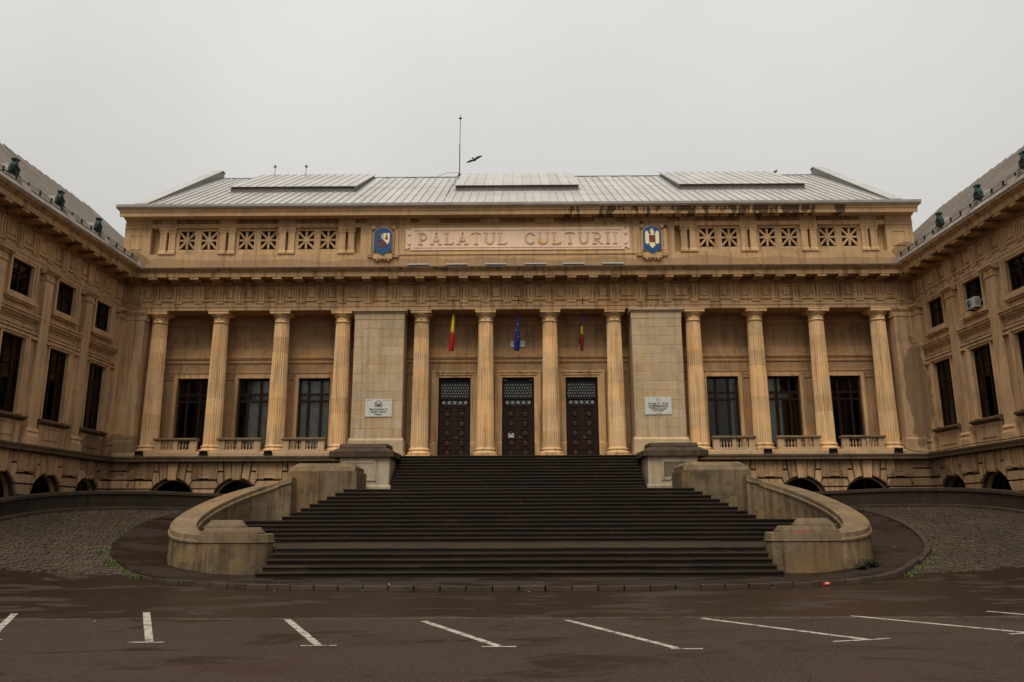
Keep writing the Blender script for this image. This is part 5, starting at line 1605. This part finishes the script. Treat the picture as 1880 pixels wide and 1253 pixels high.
put('breast_quarter', MB().ext_y([(0, .20), (.165, .20), (.165, .0), (0, .0)], -.0895, -.07).ext_y([(-.165, 0), (0, 0), (0, -.2), (-.165, -.17)], -.0895, -.07), 'brown_enamel', cb2)
put('crown', MB().ext_y([(-.07, .50), (.06, .50), (.08, .58), (.02, .55), (0, .60), (-.03, .55), (-.09, .58)], -.078, -.06), 'gold_enamel', cb2)
put('claws', MB().ext_y([(-.24, -.30), (-.14, -.22), (-.11, -.26), (-.2, -.36)], -.082, -.06).ext_y([(.24, -.30), (.2, -.36), (.11, -.26), (.14, -.22)], -.082, -.06), 'brown_enamel', cb2)

# writing on signs
def text(body, size, loc, mat, parent, name='lettering', bold=.0, rz=0, extr=.002):
    cu = bpy.data.curves.new(name, 'FONT')
    cu.body = body; cu.size = size; cu.align_x = 'CENTER'; cu.align_y = 'CENTER'; cu.extrude = extr; cu.offset = bold
    tmp = bpy.data.objects.new('tmp', cu); COL.objects.link(tmp)
    dg = bpy.context.evaluated_depsgraph_get()
    me = bpy.data.meshes.new_from_object(tmp.evaluated_get(dg))
    bpy.data.objects.remove(tmp); bpy.data.curves.remove(cu)
    me.materials.clear(); me.materials.append(MAT[mat])
    o = link(name, me, parent, loc)
    o.rotation_euler = (math.pi / 2, 0, rz)
    return o
PY = 39.5 - .125
s1 = empty('museum_sign', (-6.98, PY, 7.08)); s1.location.z = 7.05
tag(s1, 'white museum sign with black building emblem on the left pier', 'sign')
put('board', MB().box(-.67, .67, -.012, .012, -.44, .44), 'white_sign', s1)
lg = MB()
lg.ext_y([(-.20, .26), (0, .385), (.20, .26), (.16, .26), (0, .35), (-.16, .26)], -.018, -.012)
for q in (-.16, -.09, .09, .16): lg.box(q - .018, q + .018, -.018, -.012, .03, .25)
lg.ext_y([(-.06, .24), (0, .15), (.06, .24), (.06, .10), (0, .02), (-.06, .10)], -.018, -.012)
put('emblem', lg, 'ink', s1)
text('Muzeul Județean de', .115, (0, -.016, -.07), 'ink', s1, bold=.004)
text('Științele Naturii', .115, (0, -.016, -.20), 'ink', s1, bold=.004)
text('Prahova', .115, (0, -.016, -.33), 'ink', s1, bold=.004)
put('top_print', MB().box(-.62, -.38, -.016, -.012, .375, .395).box(.22, .60, -.016, -.012, .375, .395), 'ink', s1)
s2 = empty('memorial_sign', (6.98, PY, 7.10))
tag(s2, 'white commemorative sign with lines of black text on the right pier', 'sign')
put('board', MB().box(-.67, .67, -.012, .012, -.44, .44), 'white_sign', s2)
for i, (t, sz) in enumerate((('În perioada 1967 - 1977 aici', .088), ('s-au desfășurat o parte din', .088), ('activitățile INSTITUTULUI', .088), ('DE PETROL ȘI GAZE', .088), ('DIN PLOIEȘTI', .088))):
    text(t, sz, (0, -.016, .115 - .092 * i), 'ink', s2, bold=.003)
put('bottom_print', MB().box(-.18, .18, -.016, -.012, -.385, -.365), 'ink', s2)
em = MB()
for a in range(5): em.ext_y([(.085 * math.cos(R(20 + 60 * a)) * q, .30 + .085 * math.sin(R(20 + 60 * a)) * q) for q in (.3, 1)] + [(.085 * math.cos(R(48 + 60 * a)), .30 + .085 * math.sin(R(48 + 60 * a)))], -.018, -.012)
put('emblem', em, 'ink', s2)
s3 = empty('name_plate', (0, 39.5 + V_WALL - .06, 10.62))
tag(s3, 'small white plate on the porch wall behind the blue flag', 'sign')
put('board', MB().box(-.38, .38, -.012, .012, -.17, .17), 'white_sign', s3)
put('print', MB().box(-.32, .32, -.016, -.012, .09, .105).box(-.30, .30, -.016, -.012, -.01, .01).box(-.2, .2, -.016, -.012, -.10, -.085), 'ink', s3)
s4 = empty('door_notice', (-.375, 39.5 + V_WALL + .115, Z_FL + 1.18))
tag(s4, 'white paper notice taped to the left leaf of the middle door', 'notice')
put('sheet', MB().box(-.15, .15, -.004, .004, -.11, .11), 'white_sign', s4)
put('print', MB().box(-.12, -.08, -.007, -.004, -.06, .06).box(.08, .12, -.007, -.004, -.06, .06).box(-.05, .05, -.007, -.004, .01, .02), 'ink', s4)
pr4 = empty('banner_rail', (0, 39.5 + V_WALL + .10, DH1 - .06))
tag(pr4, 'thin dark cord with two white end clips above the middle door', 'cord')
put('cord', MB().tube([(-.84, -.02, 0), (0, -.02, -.015), (.84, -.02, 0)], .006, 5), 'iron_black', pr4)
for s in (-1, 1): put('clip', MB().box(s * .83 - .03, s * .83 + .03, -.05, .0, -.03, .03), 'white_plastic', pr4)
for s in (-1, 1): put('tag_strip', MB().box(s * .66 - .08, s * .66 + .08, -.03, -.02, -.09, -.065), 'metal_grey', pr4)

# flags: limp cloth on poles leaning out of the porch
def flag(x, label, bands, wid=.36, twist=0.0, star=False, seed=0):
    rnd = random.Random(seed)
    base = Vector((x, 39.5 + V_WALL, 10.75)); tip = Vector((x + .06, 39.28, 12.62))
    f = empty('flag', tuple(base)); tag(f, label, 'flag', 'flags over the doors')
    d = tip - base
    put('pole', MB().tube([(0, 0, 0), tuple(d)], .022, 8).sphere(tuple(d), .04, 8), 'iron_black', f)
    put('bracket', MB().box(-.05, .05, -.10, .02, -.12, .12), 'iron_black', f)
    top = base + d * .66
    n, k = 40, 16
    z0 = top.z - base.z; z1 = z0 - 1.95
    def P(i, j):
        t = i / n; u_ = j / k
        w = wid * (.20 + .80 * min(1, t * 1.7) ** .8) * (1 - .25 * max(0, t - .8) / .2)
        a = u_ * math.pi * 2.4 + t * twist
        x_ = (u_ - .5) * w + .035 * math.sin(a * 1.3 + t * 3) - .10 * t * wid / .36
        y_ = top.y - base.y + .07 * math.sin(a) * (.3 + t) - .02
        return (top.x - base.x + x_, y_, z0 + (z1 - z0) * t + .05 * math.sin(u_ * 5 + 1) * t + (.10 * (u_ - .5)) * t)
    i0 = 0
    for nm, mat, t1, slope in bands:
        m = MB(); i1 = round(n * t1)
        for i in range(i0, i1 + 1):
            for j in range(k + 1): m.v.append(P(i, j))
        for i in range(i1 - i0):
            for j in range(k): m.f.append((i * (k + 1) + j, i * (k + 1) + j + 1, (i + 1) * (k + 1) + j + 1, (i + 1) * (k + 1) + j)); m.sm.append(True)
        o = put(nm, m, mat, f)
        so_ = o.modifiers.new('thick', 'SOLIDIFY'); so_.thickness = .006
        i0 = i1
    if star:
        for (t, u_) in ((.30, .5), (.46, .32), (.62, .55)):
            p = P(round(n * t), round(k * u_))
            st = [(p[0] + (.035 if q % 2 == 0 else .015) * math.sin(q * math.pi / 5), p[2] + (.035 if q % 2 == 0 else .015) * math.cos(q * math.pi / 5)) for q in range(10)]
            put('star', MB().ext_y(st, p[1] - .035, p[1] - .028), 'flag_yellow', f)
flag(-3.38, 'limp yellow and red flag hanging over the left door', [('yellow_band', 'flag_yellow', .50, 0), ('red_band', 'flag_red', 1.0, 0)], .30, .6, seed=1)
flag(-.02, 'limp dark blue flag with gold stars hanging over the middle door', [('blue_cloth', 'flag_navy', 1.0, 0)], .28, 1.2, star=True, seed=2)
flag(3.28, 'limp blue, yellow and red flag hanging over the right door', [('blue_band', 'flag_blue', .34, 0), ('yellow_band', 'flag_ochre', .58, 0), ('red_band', 'flag_crimson', 1.0, 0)], .12, 2.2, seed=3)

# light bars along the ledge below the inscription
ordw = ['first', 'second', 'third', 'fourth', 'fifth', 'last']
for i, x in enumerate((-5.1, -3.12, -1.1, .92, 2.88, 4.9)):
    lb = empty('light_bar', (x, 39.5 - .62, Z_CT + .05))
    lb.rotation_euler = (0, random.uniform(-.012, .012), random.uniform(-.02, .02))
    tag(lb, f'{ordw[i]} white light bar from the left on the ledge below the inscription', 'lamp', 'light bars below the inscription')
    put('housing', MB().ext_x([(-.09, .16), (-.05, .145), (.08, .16), (.10, .245), (-.09, .22)], -.56, .56), 'light_white', lb)
    put('reflector', MB().ext_x([(-.06, .14), (.07, .09), (.08, .155), (-.05, .145)], -.54, .54), 'metal_grey', lb)
    put('stand', MB().box(-.08, .08, -.02, .05, .0, .14).box(-.20, .20, -.03, .07, -.02, .03), 'iron_black', lb)
# floodlights at the feet of the side columns
names = {15.43: 'second outermost', 18.61: 'outermost', 12.25: 'third outermost'}
for s in (-1, 1):
    for x in (12.25, 15.43, 18.61):
        sd_ = 'left' if s == -1 else 'right'
        fl = empty('floodlight', (s * x - .05, 39.5 - .36, Z_LT))
        tag(fl, f'small black floodlight at the foot of the {names[x]} {sd_} column', 'floodlight', 'floodlights on the ledge')
        put('head', MB().ext_x([(-.10, .10), (-.13, .24), (.06, .28), (.08, .12)], -.17, .17), 'iron_black', fl, bevel=.01)
        put('lens', MB().ext_x([(.0, .279), (-.10, .258), (-.10, .262), (.0, .283)], -.14, .14), 'frosted_glass', fl)
        put('yoke', MB().box(-.20, -.175, -.04, .02, 0, .20).box(.175, .20, -.04, .02, 0, .20).box(-.2, .2, -.06, .06, -.002, .018), 'iron_black', fl)

# air conditioner on the right wing (third upper window counted from the corner is out of frame)
acY = 39.5 - (.3 + WB * 1.5) - .35
ac = empty('air_conditioner', (20.3 - .02, acY, 10.55), R(-90)); ac.scale = (.82, .9, .85)
tag(ac, 'white air conditioner unit bracketed below an upper window of the right wing', 'air conditioner')
put('casing', MB().box(-.40, .40, -.36, -.06, .05, .60), 'white_plastic', ac, bevel=.02)
put('fan_guard', MB().ext_y([(-.12 + .20 * math.cos(2 * math.pi * k / 20), .325 + .20 * math.sin(2 * math.pi * k / 20)) for k in range(20)], -.372, -.355), 'iron_black', ac)
fg = MB()
for r_ in (.07, .13, .19): fg.tube([(-.12 + r_ * math.cos(2 * math.pi * k / 16), -.378, .325 + r_ * math.sin(2 * math.pi * k / 16)) for k in range(17)], .007, 4)
put('fan_rings', fg, 'white_plastic', ac)
put('wall_bracket', MB().box(-.36, -.32, -.36, .05, .0, .05).box(.32, .36, -.36, .05, .0, .05), 'iron_black', ac)
put('side_vent', MB().box(.401, .406, -.33, -.10, .15, .5), 'metal_grey', ac)
put('pipe', MB().tube([(.36, -.1, .3), (.46, -.08, .36), (.55, -.02, .48), (.62, .05, .5)], .03, 6), 'white_plastic', ac)

# lightning rod on the roof
rb = (-3.78, 39.5 + RV0 + 9.4, RZ0 + 9.4 * RSL + .2)
lr = empty('lightning_rod', rb)
tag(lr, 'thin dark lightning rod with a ball tip standing on the ridge', 'lightning rod')
put('mast', MB().tube([(0, 0, -.3), (0, 0, 2.2)], .030, 8).tube([(.0, 0, 2.2), (.02, 0, 4.15)], .020, 8), 'iron_black', lr)
put('collar', MB().sphere((.02, 0, 4.05), .085, 10, (1.3, 1.3, .6)).tube([(.02, 0, 4.1), (.02, 0, 4.3)], .022, 6, .008), 'iron_black', lr)
put('base_clamp', MB().box(-.08, .08, -.08, .08, -.25, .05), 'iron_black', lr)
put('guy_wire', MB().tube([(0, 0, .15), (-.8, -.1, .1), (-1.6, -.1, -.22), (-2.4, -.1, -.3)], .012, 5), 'iron_black', lr)
# conductor tape down the roof
put('conductor', MB().tube([(0, 0, 0), (.05, -.8, -.30), (-.05, -2.6, -1.40), (.06, -4.6, -2.62), (-.02, -6.0, -3.45), (.02, -9.2, -5.4)], .015, 5), 'iron_black', lr)

# birds
def bird_body(m, L=.30, stand=True):
    n = 10
    prof = [(-.5, .01), (-.42, .05), (-.25, .16), (-.05, .21), (.15, .20), (.27, .15), (.33, .11), (.40, .115), (.47, .09), (.53, .03)]
    rings = []
    vs, fs = [], []
    for (t, r_) in prof:
        zc = .10 * max(0, t - .2) * 3 + (.0 if t > -.3 else .02)
        for i in range(n):
            a = 2 * math.pi * i / n
            vs.append((t * L, r_ * L * math.cos(a), (zc + r_ * math.sin(a)) * L))
    for j in range(len(prof) - 1):
        for i in range(n):
            k = (i + 1) % n
            fs.append((j * n + i, j * n + k, (j + 1) * n + k, (j + 1) * n + i))
    fs += [tuple(range(n)), tuple((len(prof) - 1) * n + i for i in range(n))]
    m.add(vs, fs, True)
    return m
def perched(name, loc, rz, label, mat, L=.30):
    b = empty(name, loc, rz); tag(b, label, 'bird')
    m = bird_body(MB(), L)
    m.add([(-.45 * L, -.08 * L, .03 * L), (-.45 * L, .08 * L, .03 * L), (-.85 * L, .07 * L, -.10 * L), (-.85 * L, -.07 * L, -.10 * L), (-.45 * L, -.08 * L, -.03 * L), (-.45 * L, .08 * L, -.03 * L), (-.85 * L, .07 * L, -.14 * L), (-.85 * L, -.07 * L, -.14 * L)],
          [(0, 1, 2, 3), (7, 6, 5, 4), (0, 4, 5, 1), (1, 5, 6, 2), (2, 6, 7, 3), (3, 7, 4, 0)])
    o = put('body', m, mat, b, (0, 0, .30 * L)); o.rotation_euler = (0, -.55, 0)
    put('beak', MB().tube([(.44 * L, 0, .82 * L), (.60 * L, 0, .80 * L)], .035 * L, 5, .008 * L), 'beak', b)
    put('legs', MB().tube([(0, -.07 * L, .18 * L), (.02 * L, -.07 * L, 0)], .02 * L, 4).tube([(0, .07 * L, .18 * L), (.02 * L, .07 * L, 0)], .02 * L, 4), 'beak', b)
perched('gull', (17.0, 39.5 + RV0 + 9.6, RZ0 + 9.6 * RSL + .10), R(15), 'grey gull standing on the right roof monitor', 'bird_grey', .42)
perched('pigeon', (7.1 - .50, 39.5 + VA_ - .12, 16.86), R(60), 'dark pigeon perched on the upper left boss of the eagle shield', 'bird_dark', .30)
perched('pigeon', (7.1 + .74, 39.5 + VA_ - .14, 16.62), R(130), 'dark pigeon perched at the upper right of the eagle shield', 'bird_dark', .32)
fb = empty('flying_bird', (-2.486, 43.0, 22.107), R(70))
tag(fb, 'dark bird with spread wings flying beside the lightning rod', 'bird')
m = bird_body(MB(), .34)
for s, lift in ((1, .10), (-1, -.05)):
    top = [(.12, .04, .03), (.16, .22, .10 + lift * .3), (.10, .50, .06 + lift), (-.02, .46, .055 + lift * .9), (-.06, .22, .085 + lift * .3), (-.08, .04, .02)]
    vs = [(a, s * b_, c_) for a, b_, c_ in top] + [(a, s * b_, c_ - .018) for a, b_, c_ in top]
    m.add(vs, [tuple(range(6)), tuple(range(11, 5, -1))] + [(i, (i + 1) % 6, (i + 1) % 6 + 6, i + 6) for i in range(6)])
m.add([(-.14, -.03, .0), (-.14, .03, .0), (-.30, .07, .0), (-.30, -.07, .0), (-.14, -.03, .015), (-.14, .03, .015), (-.30, .07, .012), (-.30, -.07, .012)], [(0, 1, 2, 3), (7, 6, 5, 4), (0, 4, 5, 1), (1, 5, 6, 2), (2, 6, 7, 3), (3, 7, 4, 0)])
put('body', m, 'bird_dark', fb).rotation_euler = (R(-24), 0, 0)

# slack cable on the ledge in the right corner
cbz = empty('cable', (18.9, 39.1, 4.9))
tag(cbz, 'black cable sagging along the ledge in the right corner', 'cable')
put('cord', MB().tube([(-.1, -.05, .05), (.15, -.25, -.12), (.5, -.5, -.2), (.85, -.62, -.24), (.88, -2.0, -.22), (.86, -4.2, -.16), (.87, -6.8, -.19), (.86, -10, -.15)], .018, 5), 'iron_black', cbz)

# weeds and grass along kerb and ramp edges
def tuft(m, x, y, z, n, h, sp, rnd):
    for _ in range(n):
        a = rnd.uniform(0, 2 * math.pi); r_ = sp * math.sqrt(rnd.random())
        bx, by = x + r_ * math.cos(a), y + r_ * math.sin(a)
        hh = h * rnd.uniform(.4, 1.1); t = rnd.uniform(0, 2 * math.pi); l = rnd.uniform(.2, .7) * hh
        w = .008 + .01 * rnd.random()
        px, py = -math.sin(t) * w, math.cos(t) * w
        m.add([(bx - px, by - py, z), (bx + px, by + py, z), (bx + px * .7 + math.cos(t) * l * .4, by + py * .7 + math.sin(t) * l * .4, z + hh * .65), (bx - px * .7 + math.cos(t) * l * .4, by - py * .7 + math.sin(t) * l * .4, z + hh * .65), (bx + math.cos(t) * l, by + math.sin(t) * l, z + hh)],
              [(0, 1, 2, 3), (3, 2, 4)])
rnd = random.Random(21)
gm = MB()
for s in (-1, 1):
    for p in kst:
        if p.x * s > 0 and p.y > 24.0:
            dens = 26 if p.y < 27.8 else 5
            if s == 1: dens = int(dens * .6)
            for _ in range(3):
                ox = s * rnd.uniform(.0, .35 if p.y < 27.5 else .12)
                tuft(gm, p.x + ox, p.y + rnd.uniform(-.3, .3), zt(p.x, p.y) + .0, int(dens * 1.6), .11, .15, rnd)
    for _ in range(70):
        y = rnd.uniform(35.0, 35.7) if rnd.random() < .6 else rnd.uniform(24.4, 24.9)
        xo, xi = interp(WTAB, y) + .3, (kerb_x(y) - .1 if y > 30 else -11.6)
        x = rnd.uniform(xo, xi)
        tuft(gm, s * x, y, zt(x, y), 9, .06, .18, rnd)
for i in range(3, len(kst) - 1, 4):
    p = kst[i]
    if abs(p.x) < 10: tuft(gm, p.x, p.y - .02, -.12, 5, .05, .04, rnd)
g = put('grass', gm, 'leaf_grass'); g['kind'] = 'stuff'; tag(g, 'thin green grass and moss along the kerb and ramp edges', 'grass')
def weed(loc, h, sp, n, label, seed):
    w = empty('weed_clump', loc); tag(w, label, 'plant')
    rr = random.Random(seed); m = MB(); st = MB()
    for _ in range(n):
        a = rr.uniform(0, 6.283); l = sp * rr.uniform(.2, 1); hh = h * rr.uniform(.35, 1)
        ex, ey = l * math.cos(a), l * math.sin(a)
        st.tube([(0, 0, -.03), (ex * .5, ey * .5, hh * .6), (ex, ey, hh)], .005, 3)
        for q in range(9):
            t = rr.uniform(.2, 1); lx, ly, lz = ex * t, ey * t, hh * (t ** .8)
            b = rr.uniform(0, 6.283); ll = rr.uniform(.03, .07); ww = ll * .4
            dx, dy, dz = math.cos(b), math.sin(b), rr.uniform(-.4, .6)
            m.add([(lx, ly, lz), (lx + dx * ll * .5 - dy * ww, ly + dy * ll * .5 + dx * ww, lz + dz * ll * .5), (lx + dx * ll, ly + dy * ll, lz + dz * ll), (lx + dx * ll * .5 + dy * ww, ly + dy * ll * .5 - dx * ww, lz + dz * ll * .5)], [(0, 1, 2, 3)])
    put('leaves', m, 'leaf_dark', w); put('stems', st, 'leaf_dark', w)
weed((10.75, 25.2, zt(10.75, 25.2) + .10), .26, .40, 55, 'dark green weed clump at the foot of the right curved stair wall', 4)
weed((10.35, 24.95, zt(10.35, 24.95) + .10), .22, .30, 34, 'smaller weed beside the large clump at the right curved wall', 5)
weed((-20.2, 39.5 - .15, 14.75), .34, .40, 44, 'weed growing from the gutter corner beside the left end of the attic', 6)
weed((5.62, 36.75, 3.0), .30, .18, 24, 'weed growing between the upper steps and the right pedestal', 7)

# litter
cn = empty('drink_can', (8.05, 21.92, -.12), R(25)); tag(cn, 'crushed red and white drink can lying in the gutter by the kerb', 'litter')
m = MB().lathe([(.028, 0), (.033, .01), (.034, .04), (.029, .065), (.034, .09), (.033, .13), (.028, .14)], 12)
o = put('can_body', m, 'can_red', cn, (0, 0, .045)); o.rotation_euler = (0, R(82), 0); o.scale = (1.1, 1.5, 1.35)
o = put('white_stripe', MB().lathe([(.0345, .045), (.030, .067), (.0345, .088)], 12, cap=False), 'white_plastic', cn, (0, 0, .045)); o.rotation_euler = (0, R(82), 0); o.scale = (1.12, 1.52, 1.35)
for i, (x, y, z, w, lb) in enumerate([(-3.35, 21.3, .0, .04, 'white paper scrap on the pavement left of the stair centre'), (.25, 20.5, -.12, .035, 'white paper scrap in the gutter at the middle of the kerb'), (-6.2, 20.95, -.12, .035, 'white paper scrap in the gutter left of the middle'),
        (15.4, 35.2, zt(15.4, 35.2) + .05, .12, 'crumpled white bag at the foot of the right parapet wall'), (12.6, 27.6, zt(12.6, 27.6) + .08, .04, 'white paper scrap on the pavement beside the right curved wall'), (-7.6, 14.9, -.12, .035, 'white paper scrap on the asphalt beside the upright parking line')]):
    rr = random.Random(i)
    m = MB().sphere((0, 0, .012), w * .6, 7, (1, .8, .45))
    m.v = [(a + rr.uniform(-.3, .3) * w, b + rr.uniform(-.3, .3) * w, c + rr.uniform(-.1, .1) * w) for a, b, c in m.v]
    tag(put('paper_scrap', m, 'white_sign', None, (x, y, z), rr.uniform(0, 3)), lb, 'litter', 'paper scraps on the ground')
